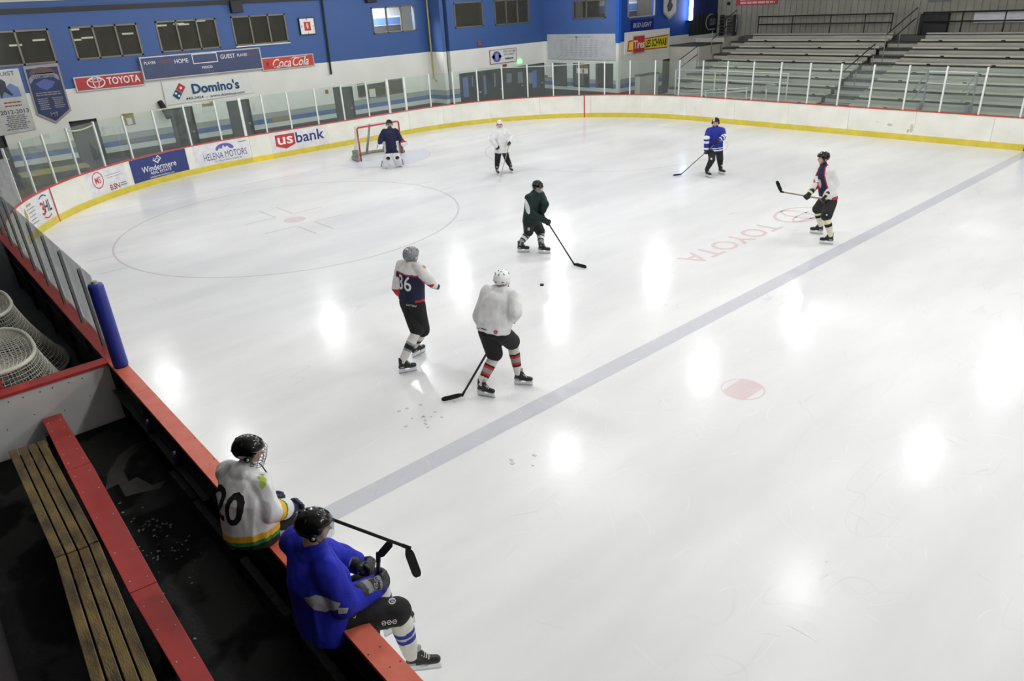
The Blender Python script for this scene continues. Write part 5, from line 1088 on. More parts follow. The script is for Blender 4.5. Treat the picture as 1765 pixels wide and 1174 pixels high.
def helmet(t, C, F, U, m='h_black', stripe=None, cage=None, visor=False, strap=True, sticker=None):
    """C head centre, F face direction, U crown direction"""
    F = Vector(F).normalized(); U = Vector(U).normalized(); F = (F-U*F.dot(U)).normalized(); R = F.cross(U); P = lambda r, f, u: C+R*r+F*f+U*u
    nu, nv = 48, 16; sx, sy, sz = 0.108, 0.136, 0.118; oc = 0.014
    def low(a):                                                       # lower edge by azimuth, 0 = front
        a = abs((a+PI) % (2*PI)-PI); d = math.degrees(a)
        if d < 50: return 14
        if d < 75: return 14-(d-50)/25*44
        if d < 115: return -30-12*math.sin((d-75)/40*PI)
        return -30-6*math.sin((d-115)/65*PI/2)
    def shell(k, z0):
        rows_ = []
        for j in range(nv+1):
            row = []
            for i in range(nu):
                a = 2*PI*i/nu; e0 = math.radians(low(a)); e = e0+(PI/2-e0)*(j/nv)**1.05; e = min(e, PI/2-0.02) if j < nv else PI/2-0.01
                rib = 1+0.035*max(0, math.cos(2*(a-PI/2)))*max(0, math.cos(e*1.6))*0.6; ridge = 0.030*(math.exp(-((abs(R_ := sx*math.cos(e)*math.sin(a))-0.045)/0.012)**2))*(1 if e > 0.35 else 0)
                q = k+ridge*0.22/0.118; row.append(P(sx*q*rib*math.cos(e)*math.sin(a), sy*q*math.cos(e)*math.cos(a)-0.012, sz*q*math.sin(e)+oc))
            rows_.append(row)
        return rows_
    o_ = shell(1.0, 0); i_ = shell(0.90, 0); mb = MB(); rings = list(reversed(i_))+o_; mb.loft(rings)
    fm = []
    for f in mb.f:
        c = sum((mb.v[i] for i in f), Vector())/len(f)-C; r = c.dot(R); u = c.dot(U); fm.append(1 if stripe and ((abs(r-0.05) < 0.022 and u > 0.05) if stripe != 'h_grey2' else False) else 0)
    def surf(a, e, k=1.012): a, e = math.radians(a), math.radians(e); return P(sx*k*math.cos(e)*math.sin(a), sy*k*math.cos(e)*math.cos(a)-0.012, sz*k*math.sin(e)+oc)
    n0_ = len(mb.f)
    for (a, e, ll) in ((20, 42, 0.03), (-20, 42, 0.03), (62, 38, 0.028), (-62, 38, 0.028), (118, 40, 0.028), (-118, 40, 0.028), (160, 38, 0.025), (-160, 38, 0.025), (40, 66, 0.02), (-40, 66, 0.02), (150, 66, 0.02), (-150, 66, 0.02)):
        p = surf(a, e, 1.025); nrm = (p-C).normalized(); x, y, _ = frame_of(nrm); mb.ball(p, (0.006, ll*0.62, 0.005), 10, 6, axes=(x, y, nrm))
    for a in (95, 130, -95, -130, 180): p = surf(a, -14, 1.01); nrm = (p-C).normalized(); x, y, _ = frame_of(nrm); mb.ball(p, (0.022, 0.006, 0.005), 10, 6, axes=(x, y, nrm))
    fm += [2]*(len(mb.f)-n0_)
    h = link_mesh('helmet', mb.v, mb.f, [M(m), M(stripe or m), M('h_vent')], t, fm, True)
    for s in (-1, 1):
        p = P(s*0.108, -0.005, -0.03); MB().tube([p-R*s*0.015, p+R*s*0.008], [0.036, 0.031], 14).build('ear_guard', M(m), h, True)
        p = P(s*0.118, -0.005, -0.03); MB().tube([p-R*s*0.002, p+R*s*0.003], 0.013, 12).build('ear_screw', M('steel'), h, True)
    if strap:
        s_ = MB(); s_.tube([P(0.098, 0.0, -0.04), P(0.075, 0.045, -0.10), P(0.0, 0.075, -0.135), P(-0.075, 0.045, -0.10), P(-0.098, 0.0, -0.04)], 0.006, 6); s_.build('chin_strap', M('black'), h)
    if visor:
        rows_ = []
        for j in range(6):
            u = 0.045-0.115*j/5; rows_.append([P(0.108*math.sin(a), 0.142*math.cos(a)-0.010+0.006*j/5, u) for a in [math.radians(-78+156*k/20) for k in range(21)]])
        v_ = [p for r in rows_ for p in r]; f_ = [(j*21+i, j*21+i+1, (j+1)*21+i+1, (j+1)*21+i) for j in range(5) for i in range(20)]
        o = link_mesh('visor', v_, f_, M('visor'), h, smooth=True); sm_ = o.modifiers.new('t', 'SOLIDIFY'); sm_.thickness = 0.003
    if cage:
        g = MB(); cy = lambda a, u: P(0.104*math.sin(a)*(1-0.25*max(0, -u-0.06)/0.09), (0.150*math.cos(a))*(1-0.12*max(0, -u-0.05)/0.09)-0.006, u)
        for u in (0.035, 0.005, -0.025, -0.055, -0.085, -0.115, -0.140): g.tube([cy(math.radians(-80+160*k/16), u) for k in range(17)], 0.0026 if u != -0.140 else 0.004, 6)
        for a in (-80, -55, -33, -11, 11, 33, 55, 80): g.tube([cy(math.radians(a), u) for u in (0.035, -0.01, -0.055, -0.1, -0.140)], 0.0026, 6)
        g.build('cage', M(cage), h, True)
    pass
    return h
def face_blob(C, F, U):
    F = Vector(F).normalized(); U = Vector(U).normalized(); F = (F-U*F.dot(U)).normalized(); R = F.cross(U); P = lambda r, f, u: C+R*r+F*f+U*u; ax = (R, F, U)
    pr = [('e', P(0, -0.005, 0.022), (0.075, 0.097, 0.098), ax), ('e', P(0, 0.022, -0.045), (0.060, 0.072, 0.068), ax), ('e', P(0, 0.060, -0.090), (0.030, 0.028, 0.024), ax), ('c', P(0, 0.092, 0.008), 0.010, P(0, 0.112, -0.028), 0.013), ('e', P(0, 0.088, 0.028), (0.05, 0.012, 0.009), ax),
          ('e', P(0, 0.088, -0.062), (0.024, 0.012, 0.010), ax), ('e', P(0.077, -0.004, -0.012), (0.011, 0.020, 0.030), ax), ('e', P(-0.077, -0.004, -0.012), (0.011, 0.020, 0.030), ax), ('c', P(0, -0.015, -0.05), 0.052, P(0, -0.03, -0.16), 0.056)]
    def fm(p):
        q = p-C; r, f, u = q.dot(R), q.dot(F), q.dot(U)
        for s in (-1, 1):
            if (r-s*0.032)**2+(u-0.008)**2 < 0.011**2 and f > 0.05: return 2
        if abs(r) < 0.024 and abs(u+0.062) < 0.008 and f > 0.07: return 3
        if u > 0.052 or (f < -0.02 and u > -0.06): return 1
        return 0
    return pr, fm
def stick(label, butt, heel, toe, m='stick_black', m2='tape', group=None, grip=0.14, bh=0.072):
    butt, heel, toe = Vector(butt), Vector(heel), Vector(toe); t = thing('hockey_stick', label, 'hockey stick', (heel.x, heel.y, min(heel.z, toe.z)), group=group); d = (heel-butt).normalized()
    w = (toe-heel); sd = d.cross(w).normalized(); nn = sd.cross(d).normalized(); L_ = (heel-butt).length
    MB().obox((butt+heel)/2, d*L_/2, nn*0.0145, sd*0.0095).build('shaft', M(m), t, bevel=0.003)
    MB().obox(butt+d*grip/2, d*grip/2, nn*0.017, sd*0.0125).build('grip_tape', M('tape'), t, bevel=0.003)
    rings = []; wu = w.normalized(); vv = (d*-1-wu*(-d).dot(wu)); vv = vv.normalized() if vv.length > 0.05 else sd; n = 12
    for i in range(n+1):
        u = i/n; c = heel+w*u; cv = sd*(0.028*u*u); hh = bh/2*(0.45+0.55*min(1, u*5))*(1 if u < 0.85 else 1-0.5*((u-0.85)/0.15)**2); c = c+vv*(0.010*(1-u))
        rings.append([c+cv+vv*hh+sd*0.004, c+cv-vv*hh+sd*0.004, c+cv-vv*hh-sd*0.004, c+cv+vv*hh-sd*0.004])
    MB().loft([[heel-d*0.05+nn*0.0145+sd*0.009, heel-d*0.05-nn*0.0145+sd*0.009, heel-d*0.05-nn*0.0145-sd*0.009, heel-d*0.05+nn*0.0145-sd*0.009] if False else rings[0]]+rings[1:]).build('blade', M(m2), t)
    MB().obox(heel-d*0.02, d*0.045, nn*0.017, sd*0.010).build('hosel', M(m2), t, bevel=0.004)
    return t, d
class Fig:
    def __init__(s, label, ref, azt, group=None):
        s.t = thing('person', label, 'person', ref); s.ref = Vector(ref); h = s.ref-CP; h.z = 0; s.n = h.normalized(); s.F = az(azt); s.R = s.F.cross(UP)
    def J(s, px, py, d=0.0):
        o = s.ref-s.n*d; r = ray(px, py); return CP+r*((o-CP).dot(s.n)/r.dot(s.n))
    def body(s, head, HF, HU, chest, pelv, sh, el, ha, hip, kn, an, lean=None):
        pr, fmh = face_blob(head, HF, HU); up = (chest-pelv).normalized(); R = (sh[1]-sh[0]).normalized()
        nk = chest+up*0.10
        pr += [('c', head-Vector(HU).normalized()*0.12, 0.055, nk, 0.065), ('l', [(pelv-up*0.05, R*0.14, s.F*0.09), (pelv+up*0.12, R*0.135, s.F*0.095), (pelv.lerp(chest, 0.65), R*0.15, s.F*0.105), (chest+up*0.02, R*0.15, s.F*0.10), (chest+up*0.08, R*0.09, s.F*0.07)])]
        for i in (0, 1):
            pr += [('c', chest+up*0.02+(sh[i]-chest)*0.5, 0.06, sh[i], 0.052), ('c', sh[i], 0.052, el[i], 0.042), ('c', el[i], 0.042, ha[i], 0.028)]
            A = (ha[i]-el[i]).normalized(); S = A.cross(UP).normalized(); B = A.cross(S); P = lambda a, b, c: ha[i]-A*0.02+A*a*0.8+S*b*0.8+B*c*0.8
            pr += [('e', P(-0.02, 0, 0), (0.038, 0.030, 0.014), (A, S, B))]
            for k, ln in enumerate((0.9, 1, 0.95, 0.8)): pr += [('c', P(0.01, (k-1.5)*0.018, 0), 0.0075, P(0.03*ln, (k-1.5)*0.019, -0.004), 0.0075), ('c', P(0.03*ln, (k-1.5)*0.019, -0.004), 0.0075, P(0.028*ln, (k-1.5)*0.018, -0.025), 0.007)]
            pr += [('c', P(-0.03, -0.035, 0), 0.010, P(0.01, -0.04, -0.012), 0.009)]
            pr += [('c', hip[i], 0.085, kn[i], 0.055), ('c', kn[i], 0.055, kn[i].lerp(an[i], 0.35), 0.055), ('c', kn[i].lerp(an[i], 0.35), 0.055, an[i], 0.036), ('c', pelv, 0.10, hip[i], 0.085)]
        def fm(p): return fmh(p) if (p-head).length < 0.16 else 0
        s.b, _ = smooth_mesh('body', pr, [M('skin'), M('hair'), M('eye'), M('lip')], s.t, 0.0095, 2, fm)
    def jersey(s, chest, pelv, sh, el, ha, fm, mats, voxel=0.012, hem=0.14, w=1.0, slv=0.0, disp=0.006, neck=True, cuff=0.06, slr=(0.098, 0.084, 0.066), it=4, dp=1.0):
        up = (chest-pelv).normalized(); R = (sh[1]-sh[0]).normalized(); F = UP.cross(R) if False else (R.cross(up)*-1).normalized()
        if F.dot(s.F) < 0: F = -F
        s.up = up; s.JR = R; s.JF = F
        lowp = pelv-up*hem
        rings = [(lowp, R*0.225*w, F*0.175*w*dp), (pelv, R*0.228*w, F*0.170*w*dp), (pelv.lerp(chest, 0.4), R*0.225*w, F*0.165*w*dp), (pelv.lerp(chest, 0.75), R*0.235*w, F*0.165*w*dp), (chest, R*0.225*w, F*0.155*w), (chest+up*0.07, R*0.17*w, F*0.12*w), (chest+up*0.115, R*0.085, F*0.085)]
        pr = [('l', rings)]; nk = s.Hd-UP*0.10-s.F*0.02; cb = chest+up*0.08; tp_ = cb.lerp(nk, 0.62)
        pr += [('c', cb, 0.115, tp_, 0.078)]
        for i in (0, 1): pr += [('c', sh[i].lerp(cb, 0.35)+up*0.015, 0.085, cb.lerp(nk, 0.25), 0.08)]
        for i in (0, 1):
            e = el[i]; h_ = ha[i]-(ha[i]-e).normalized()*cuff; pr += [('c', chest.lerp(sh[i], 0.55)+up*0.01, 0.10, sh[i], slr[0]*w), ('c', sh[i], slr[0]*w, e, slr[1]*w), ('c', e, slr[1]*w, h_, slr[2]*w)]
        H = (chest-lowp).length
        def info(p):
            q = p-lowp; h = q.dot(up)/H; sd = (p-chest).dot(R); fr = (p-pelv.lerp(chest, max(0, min(1, h)))).dot(F); best = None
            td = max(0, math.hypot(sd/0.225, fr/0.165)-1)*0.2 if h < 1 else 0.05; sl = None
            for i in (0, 1):
                t1, d1 = seg_t(p, sh[i], el[i]); t2, d2 = seg_t(p, el[i], ha[i]-(ha[i]-el[i]).normalized()*cuff)
                d_ = min(d1, d2); tt = t1*0.5 if d1 <= d2 else 0.5+t2*0.5
                if d_ < 0.105 and (abs(sd) > 0.20 or tt > 0.25) and (best is None or d_ < best): best = d_; sl = (i, tt)
            return h, sd, fr, sl
        s.jo, s.jb = smooth_mesh('jersey', pr, [M(m) for m in mats], s.t, voxel, it, lambda p: fm(p, *info(p)), disp=disp, dscale=7); return s.jo, s.jb
    def pants(s, pelv, hip, kn, fm=None, mats=('c_black',), an=None, w=1.0, end=0.96, voxel=0.012, r=(0.125, 0.105), name='pants', disp=0.004):
        up = s.up; R = (hip[1]-hip[0]).normalized(); pr = [('l', [(pelv+up*0.14, R*0.17*w, s.JF*0.13*w), (pelv, R*0.19*w, s.JF*0.15*w), (pelv-up*0.10, R*0.18*w, s.JF*0.14*w)])]
        for i in (0, 1):
            k = hip[i].lerp(kn[i], end); pr += [('c', pelv.lerp(hip[i], 0.6), r[0]*w, hip[i], r[0]*w), ('c', hip[i], r[0]*w, k, r[1]*w)]
            if an: pr += [('c', k, r[1]*w, kn[i].lerp(an[i], 0.5), 0.082), ('c', kn[i].lerp(an[i], 0.5), 0.082, an[i]+UP*0.02, 0.062)]
        s.po, s.pb = smooth_mesh(name, pr, [M(m) for m in mats], s.t, voxel, 4, fm, disp=disp, dscale=8); return s.po, s.pb
    def sock(s, kn, an, stops, r=(0.078, 0.080, 0.056), voxel=0.010):
        """stops = [(t from, material)] along the shin"""
        ms = []; [ms.append(m) for _, m in stops if m not in ms]
        k0 = kn+(kn-an).normalized()*0.02; pr = [('c', k0, r[0], kn.lerp(an, 0.4), r[1]), ('c', kn.lerp(an, 0.4), r[1], kn.lerp(an, 0.97), r[2])]
        def fm(p):
            t, _ = seg_t(p, kn, an); m = stops[0][1]
            for a, q in stops:
                if t >= a: m = q
            return ms.index(m)
        return smooth_mesh('sock', pr, [M(m) for m in ms], s.t, voxel, 3, fm, disp=0.002)
def lens(tag_, sh, el, ha, hip, kn, an):
    print(tag_, 'arm', [round((sh[i]-el[i]).length, 2) for i in (0, 1)], [round((el[i]-ha[i]).length, 2) for i in (0, 1)], 'leg', [round((hip[i]-kn[i]).length, 2) for i in (0, 1)], [round((kn[i]-an[i]).length, 2) for i in (0, 1)])
def build_skater(label, L, R, head, chest, pelv, azs, els, hands, kns, cfg, hips=None):
    """L, R = ((blade px), (toe px)) ; head/chest/pelv = (px, py, d); azs = torso, head, hips azimuth; index 0 left limb, 1 right limb"""
    g = [at(*L[0]), at(*R[0])]; tt = [at(*L[1]), at(*R[1])]; ref = (g[0]+g[1])/2; f = Fig(label, ref, azs[0]); f.g = g
    C = f.J(*chest); P = f.J(*pelv); Hd = f.J(*head); up = (C-P).normalized()
    Rv = az(azs[0]).cross(UP); Rv = (Rv-up*Rv.dot(up)*cfg.get('keep', 0.6)).normalized(); sw = cfg.get('sw', 0.185)
    sh = [C-Rv*sw+up*0.045, C+Rv*sw+up*0.045]
    if 'shd' in cfg: sh = [sh[i]+Vector(cfg['shd'][i]) for i in (0, 1)]
    Rh = az(azs[2]).cross(UP); hip = [P-Rh*0.105-UP*0.05, P+Rh*0.105-UP*0.05]
    an = []
    for i in (0, 1):
        D = tt[i]-g[i]; D.z = 0; U = Vector(cfg.get('tilt', [(0, 0, 1), (0, 0, 1)])[i]); an.append(skate(f.t, g[i]+Vector((0, 0, 0.001+cfg.get('lift', (0, 0))[i])), D, U, holder=cfg.get('holder', 'holder')))
    kn = [solve(hip[i], an[i], kns[i][0], kns[i][1], 0.46, 0.44, near=kns[i][2] if len(kns[i]) > 2 else 0.1) for i in (0, 1)]
    ha = [f.J(*h) if not isinstance(h, Vector) else h for h in hands]
    if 'fix' in cfg: cfg['fix'](f, ha)
    el = [solve(sh[i], ha[i], els[i][0], els[i][1], 0.31, 0.29, near=els[i][2] if len(els[i]) > 2 else 0.0) for i in (0, 1)]
    lens(label[:24], sh, el, ha, hip, kn, an)
    HF = az(azs[1])+UP*cfg.get('hp', -0.15); HU = UP*1.0+az(azs[1])*cfg.get('hp2', 0.12)
    f.Hd = Hd; f.body(Hd, HF, HU, C, P, sh, el, ha, hip, kn, an)
    f.C, f.P, f.Hd, f.sh, f.el, f.ha, f.hip, f.kn, f.an, f.HF, f.HU = C, P, Hd, sh, el, ha, hip, kn, an, HF, HU
    return f
def on_line(a, b, px, py):
    """point of the line a-b nearest to the sight line of a pixel"""
    d = ray(px, py).normalized(); u = (b-a); w = a-CP; A_, B_, C_ = u.dot(u), u.dot(d), d.dot(d); D_, E_ = u.dot(w), d.dot(w); s_ = (B_*E_-C_*D_)/(A_*C_-B_*B_); return a+u*s_

# ---- player 36
f = build_skater('person seen from behind in white and navy jersey numbered 36 with grey helmet', ((703, 642), (731, 637)), ((722, 612), (738, 604)),
    (709.5, 440, 0.0), (709, 466, 0.0), (710, 517, 0.0), (105, 92, 100), ((684, 496, -0.1), (741, 484, 0.05)), ((694, 512, -0.25), (750, 493, -0.05)), ((719, 569, 0.0), (729, 570, 0.0)), dict(keep=0.6))
def fm36(p, h, sd, fr, sl):
    if sl is not None:
        if sl[1] > 0.22:
            q = (p-f.el[sl[0]]); low_ = p.z < f.sh[sl[0]].lerp(f.ha[sl[0]], sl[1]).z-0.045
            return 2 if low_ and sl[1] < 0.97 else 0
        return 0
    if h > 0.96: return 0
    if h > 0.91: return 2
    if h < 0.10 and sd > 0.15: return 2
    return 1
f.jersey(f.C, f.P, f.sh, f.el, f.ha, fm36, ('c_white', 'c_navy', 'c_red'), hem=-0.02, w=0.98)
project('number', text2d('36', 0.225, 0.016, fit=0.25), f.P.lerp(f.C, 0.66)-f.JF*0.2-f.JR*0.01, f.JR, f.up, f.jb, M('c_white'), f.jo)
mat('patch_orange', (206, 150, 120), 0.8); pdecal('shoulder_patch', tri2d(ell2d(0.035, 0.028, n=14)), 731.5, 460, f.jb, M('patch_orange'), f.jo)
f.pants(f.P, f.hip, f.kn, end=0.97, r=(0.13, 0.115)); project('lettering', text2d('EASTON', 0.032, 0.004, 0.2, fit=0.17), f.P-f.JF*0.2+f.JR*0.10-f.up*0.03, f.JR, f.up, f.pb, M('c_white'), f.po)
for i in (0, 1): f.sock(f.kn[i], f.an[i], [(0, 'c_offwhite'), (0.40, 'c_grey'), (0.47, 'c_black'), (0.60, 'c_grey'), (0.66, 'c_offwhite')])
for i in (0, 1): glove(f.t, f.ha[i], f.ha[i]-f.el[i], f.R, band='c_silver')
helmet(f.t, f.Hd, f.HF, f.HU, 'h_grey', strap=True)

# ---- white jersey, back to us, striped socks
f = build_skater('person seen from behind in plain white jersey and white helmet with red striped socks', ((838, 683.5), (853, 686.5)), ((902, 664), (917, 665)),
    (866, 481, -0.05), (862, 513, 0.0), (851, 565, 0.05), (118, 100, 115), ((826, 545, 0.0), (889, 538, 0.08)), ((838, 575, -0.30), (882, 551, 0.02)), ((853, 612, 0.0), (883, 590, 0.0)), dict(hp=-0.25, tilt=[(0, 0, 1), (0, 0, 1)], holder='holder'))
G2 = f
f.jersey(f.C, f.P, f.sh, f.el, f.ha, lambda p, h, sd, fr, sl: 0, ('c_white',), hem=0.05, w=1.10, disp=0.009)
project('maker_mark', join2d(stroke2d([(-0.10, 0.0), (-0.08, -0.02), (-0.04, 0.015)], 0.008), rect2d(0.09, 0.014, 0.02, 0.01)), f.P-f.JF*0.25-f.JR*0.10-f.up*0.01, f.JR, f.up, f.jb, M('c_black'), f.jo)
project('round_badge', tri2d(ell2d(0.024, 0.024, n=16)), f.P-f.JF*0.25+f.JR*0.10-f.up*0.0, f.JR, f.up, f.jb, mat('badge_pink', (160, 110, 170), 0.8), f.jo); project('badge_ring', ring2d(0.028, 0.028, 0.008, n=16), f.P-f.JF*0.25+f.JR*0.10, f.JR, f.up, f.jb, M('c_red'), f.jo, eps=0.006)
f.pants(f.P-f.up*0.02, f.hip, f.kn, end=0.93, r=(0.135, 0.125))
for i in (0, 1): f.sock(f.kn[i], f.an[i], [(0, 'c_offwhite'), (0.34, 'c_black'), (0.40, 'c_red'), (0.48, 'c_grey'), (0.62, 'c_red'), (0.70, 'c_black'), (0.76, 'c_offwhite')], r=(0.084, 0.082, 0.058))
helmet(f.t, f.Hd, f.HF, f.HU, 'h_white')
heel = at(797, 681, 'z', 0.04); toe = at(762, 690, 'z', 0.035); low_h = f.J(842, 604, -0.05); butt = heel+(low_h-heel).normalized()*1.42
_, sdv = stick('black hockey stick held low by the white jerseyed player with striped socks', butt, heel, toe)
glove(f.t, f.ha[1], f.ha[1]-f.el[1], f.R); f.ha[0] = low_h+(butt-low_h)*0.12
glove(f.t, f.ha[0], f.ha[0]-f.el[0], sdv)

# ---- green jersey
f = build_skater('person crouching in dark green jersey and black helmet, reaching for the puck', ((938, 437), (952, 437.5)), ((902, 435), (914, 435)),
    (927, 322, 0.12), (921, 342, 0.08), (916, 378, 0.0), (5, 0, 10), ((940, 352, -0.05), (912, 365, 0.25)), ((935, 365, 0.15), (944, 383, 0.28)), ((932, 401, 0.1), (911, 401, 0.1)), dict(hp=-0.5, hp2=0.4, keep=0.5, fix=lambda f, h: h.__setitem__(0, on_line(at(990, 456, 'z', 0.035), f.J(944, 383, 0.28)*2-at(990, 456, 'z', 0.035), 936, 366))))
heel = at(990, 456, 'z', 0.035); toe = at(1012, 460.5, 'z', 0.035); h_low = f.J(944, 383, 0.28); butt = heel+(h_low-heel).normalized()*1.45
_, sdv = stick('dark hockey stick reaching right from the green jerseyed player', butt, heel, toe, 'stick_black')
ha1 = on_line(heel, butt, 936, 366)
def fmg(p, h, sd, fr, sl):
    return 0
f.ha[0] = ha1; f.jersey(f.C, f.P, f.sh, f.el, f.ha, fmg, ('c_green', 'c_white'), hem=0.06, w=1.0)
pdecal('side_panel', tri2d(ell2d(0.055, 0.175, n=24)), 908, 356, f.jb, M('c_white'), f.jo, 0.25)
f.pants(f.P, f.hip, f.kn, end=0.90, r=(0.128, 0.112))
project('pants_badge', rect2d(0.05, 0.10), f.hip[1].lerp(f.kn[1], 0.4)-f.n*0.1, CR, UP, f.pb, M('c_silver'), f.po)
for i in (0, 1): f.sock(f.kn[i], f.an[i], [(0, 'c_kelly'), (0.17, 'c_grey'), (0.36, 'c_black'), (0.44, 'c_white'), (0.62, 'c_black'), (0.70, 'c_grey')], r=(0.088, 0.082, 0.058))
glove(f.t, h_low, h_low-f.el[1], sdv, band='c_silver'); glove(f.t, ha1, ha1-f.el[0], sdv)
helmet(f.t, f.Hd, f.HF, f.HU, 'h_black', stripe=None, visor=True, cage=None)

# ---- navy and white jersey on the right, gliding to the left
f = build_skater('person in navy, white and red jersey standing beside the wide grey line', ((1424, 421), (1412, 420)), ((1407, 403), (1396, 402)),
    (1418.5, 272, 0.0), (1423, 297, 0.0), (1428, 342, 0.0), (243, 232, 240), ((1440, 316, 0.12), (1408, 318, 0.0)), ((1423, 344, 0.2), (1391, 336, 0.15)), ((1424, 373, 0.05), (1409, 361, 0.0)), dict(hp=-0.1))
heel = f.J(1346, 330.5, 0.35); b0 = f.J(1421, 343.5, 0.22); butt = b0+(b0-heel).normalized()*0.10; toe = heel+(f.J(1340, 316, 0.42)-heel).normalized()*0.27
_, sdv = stick('grey shafted hockey stick held out level by the player in navy and white', butt, heel, toe, 'stick_gold', 'tape')
def fmd(p, h, sd, fr, sl):
    if sl is not None:
        i, tt_ = sl
        if i == 1 and tt_ > 0.35: return 2 if (p-f.sh[1].lerp(f.ha[1], tt_)).dot(UP) < -0.01 else 0
        return 0
    if h < 0.12: return 2
    if h < 0.18: return 0
    if fr > -0.01 and abs(sd) < 0.225-0.11*h: return 1
    if fr > -0.03 and abs(sd) < 0.25-0.11*h: return 2
    return 0
f.jersey(f.C, f.P, f.sh, f.el, f.ha, fmd, ('c_white', 'c_navy', 'c_red'), hem=0.02, w=0.98)
project('chest_crest', tri2d(ell2d(0.045, 0.10, n=18)), f.P.lerp(f.C, 0.65)+f.JF*0.2, -f.JR, f.up, f.jb, M('c_silver'), f.jo)
f.pants(f.P, f.hip, f.kn, end=0.95, r=(0.13, 0.12)); project('pants_mark', tri2d(ell2d(0.015, 0.015, n=10)), f.hip[0].lerp(f.kn[0], 0.75)-f.n*0.2, CR, UP, f.pb, M('c_white'), f.po)
for i in (0, 1): f.sock(f.kn[i], f.an[i], [(0, 'c_cream'), (0.22, 'c_paleyel'), (0.34, 'c_black'), (0.50, 'c_cream')], r=(0.08, 0.08, 0.056))
glove(f.t, b0, b0-f.el[0], sdv, band='c_paleyel'); glove(f.t, on_line(heel, butt, 1391, 338), f.ha[1]-f.el[1], sdv, band='c_paleyel')
helmet(f.t, f.Hd, f.HF, f.HU, 'h_black')

# ---- blue jersey at the far side
f = build_skater('person in blue jersey with white sleeve stripes near the far boards', ((1243.5, 300.5), (1250, 302)), ((1220, 305.5), (1227, 307.5)),
    (1233.5, 210.5, 0.0), (1233, 228, 0.0), (1233, 257, 0.0), (305, 300, 305), ((1248, 236, 0.0), (1218, 239, 0.05)), ((1240, 246, 0.25), (1217, 262, 0.2)), ((1241, 274, 0.1), (1227, 275, 0.1)), dict(hp=-0.05, fix=lambda f, h: h.__setitem__(0, on_line(at(1174, 300.5, 'z', 0.03), f.J(1217, 262, 0.2)*2-at(1174, 300.5, 'z', 0.03), 1240, 245))))
heel = at(1174, 300.5, 'z', 0.03); toe = at(1161, 303, 'z', 0.03); lo_ = f.J(1217, 262, 0.2); butt = heel+(lo_-heel).normalized()*1.5
_, sdv = stick('thin hockey stick held low to the left by the far blue jerseyed player', butt, heel, toe, 'stick_grey'); up_h = on_line(heel, butt, 1240, 245)
def fmb(p, h, sd, fr, sl):
    if sl is not None and sl[1] > 0.3: return 1 if (0.42 < sl[1] < 0.52 or 0.60 < sl[1] < 0.70 or 0.9 < sl[1] < 0.98) else 0
    return 1 if (0.06 < h < 0.12 or 0.18 < h < 0.22) else 0
f.ha[0] = up_h; f.jersey(f.C, f.P, f.sh, f.el, f.ha, fmb, ('c_blue2', 'c_white'), hem=0.07, voxel=0.014)
f.pants(f.P, f.hip, f.kn, mats=('c_track',), an=f.an, end=1.0, r=(0.12, 0.10), voxel=0.014); project('pants_mark', tri2d(ell2d(0.03, 0.03, n=12)), f.hip[1].lerp(f.kn[1], 0.8)-f.n*0.2, CR, UP, f.pb, M('c_silver'), f.po)
glove(f.t, up_h, up_h-f.el[0], sdv, band='c_white'); glove(f.t, lo_, lo_-f.el[1], sdv, band='c_white')
helmet(f.t, f.Hd, f.HF, f.HU, 'h_black', stripe='h_white')

# ---- all white far player
f = build_skater('person in plain white jersey, white helmet and black trousers near the goal', ((881.5, 298), (886, 300.5)), ((858, 302), (862, 305)),
    (860.8, 214, 0.0), (863, 230, 0.0), (864, 258, 0.0), (325, 318, 325), ((880, 237, 0.0), (848, 241, 0.0)), ((877.5, 247.5, 0.22), (857, 254.5, 0.25)), ((874, 274, 0.1), (857.5, 277, 0.1)), dict(hp=0.0))
heel = at(861.5, 308.5, 'z', 0.03); butt = f.J(879, 244, 0.25); toe = at(862.3, 313.5, 'z', 0.03)
_, sdv = stick('thin hockey stick standing between the feet of the far all white player', butt, heel, toe, 'stick_gold', 'tape_white', grip=0.08)
f.jersey(f.C, f.P, f.sh, f.el, f.ha, lambda p, h, sd, fr, sl: 0, ('c_white',), hem=0.09, w=1.02, voxel=0.014, disp=0.008)
f.pants(f.P, f.hip, f.kn, mats=('c_track',), an=f.an, end=1.0, r=(0.115, 0.095), voxel=0.014)
for i in (0, 1): glove(f.t, f.ha[i], f.ha[i]-f.el[i], sdv if i == 0 else f.R, band='c_white')
helmet(f.t, f.Hd, f.HF, f.HU, 'h_white')

# ---- goalkeeper
f = build_skater('goalkeeper person in navy jersey with white leg pads in front of the red goal', ((690, 287.5), (694, 289)), ((665.5, 290), (668, 292)),
    (671, 213, 0.0), (672.5, 230, 0.0), (675, 257, 0.0), (322, 335, 322), ((688, 239, 0.0), (657, 239, 0.0)), ((694, 246, 0.15), (655.5, 250, 0.2)), ((685, 272, -0.03), (669, 273, -0.03)), dict(hp=-0.05))
f.t['label'] = 'goalkeeper in navy jersey with white leg pads in front of the red goal'
def fmk(p, h, sd, fr, sl):
    if sl is not None and sl[1] > 0.2: return 0
    return 1 if abs(sd) > 0.19 and 0.0 < h < 0.62 else 0
f.jersey(f.C, f.P, f.sh, f.el, f.ha, fmk, ('c_navy', 'c_white'), hem=0.13, w=1.15, voxel=0.014, slr=(0.11, 0.10, 0.085))
f.pants(f.P, f.hip, f.kn, mats=('c_navy',), end=0.95, voxel=0.014, r=(0.12, 0.075))
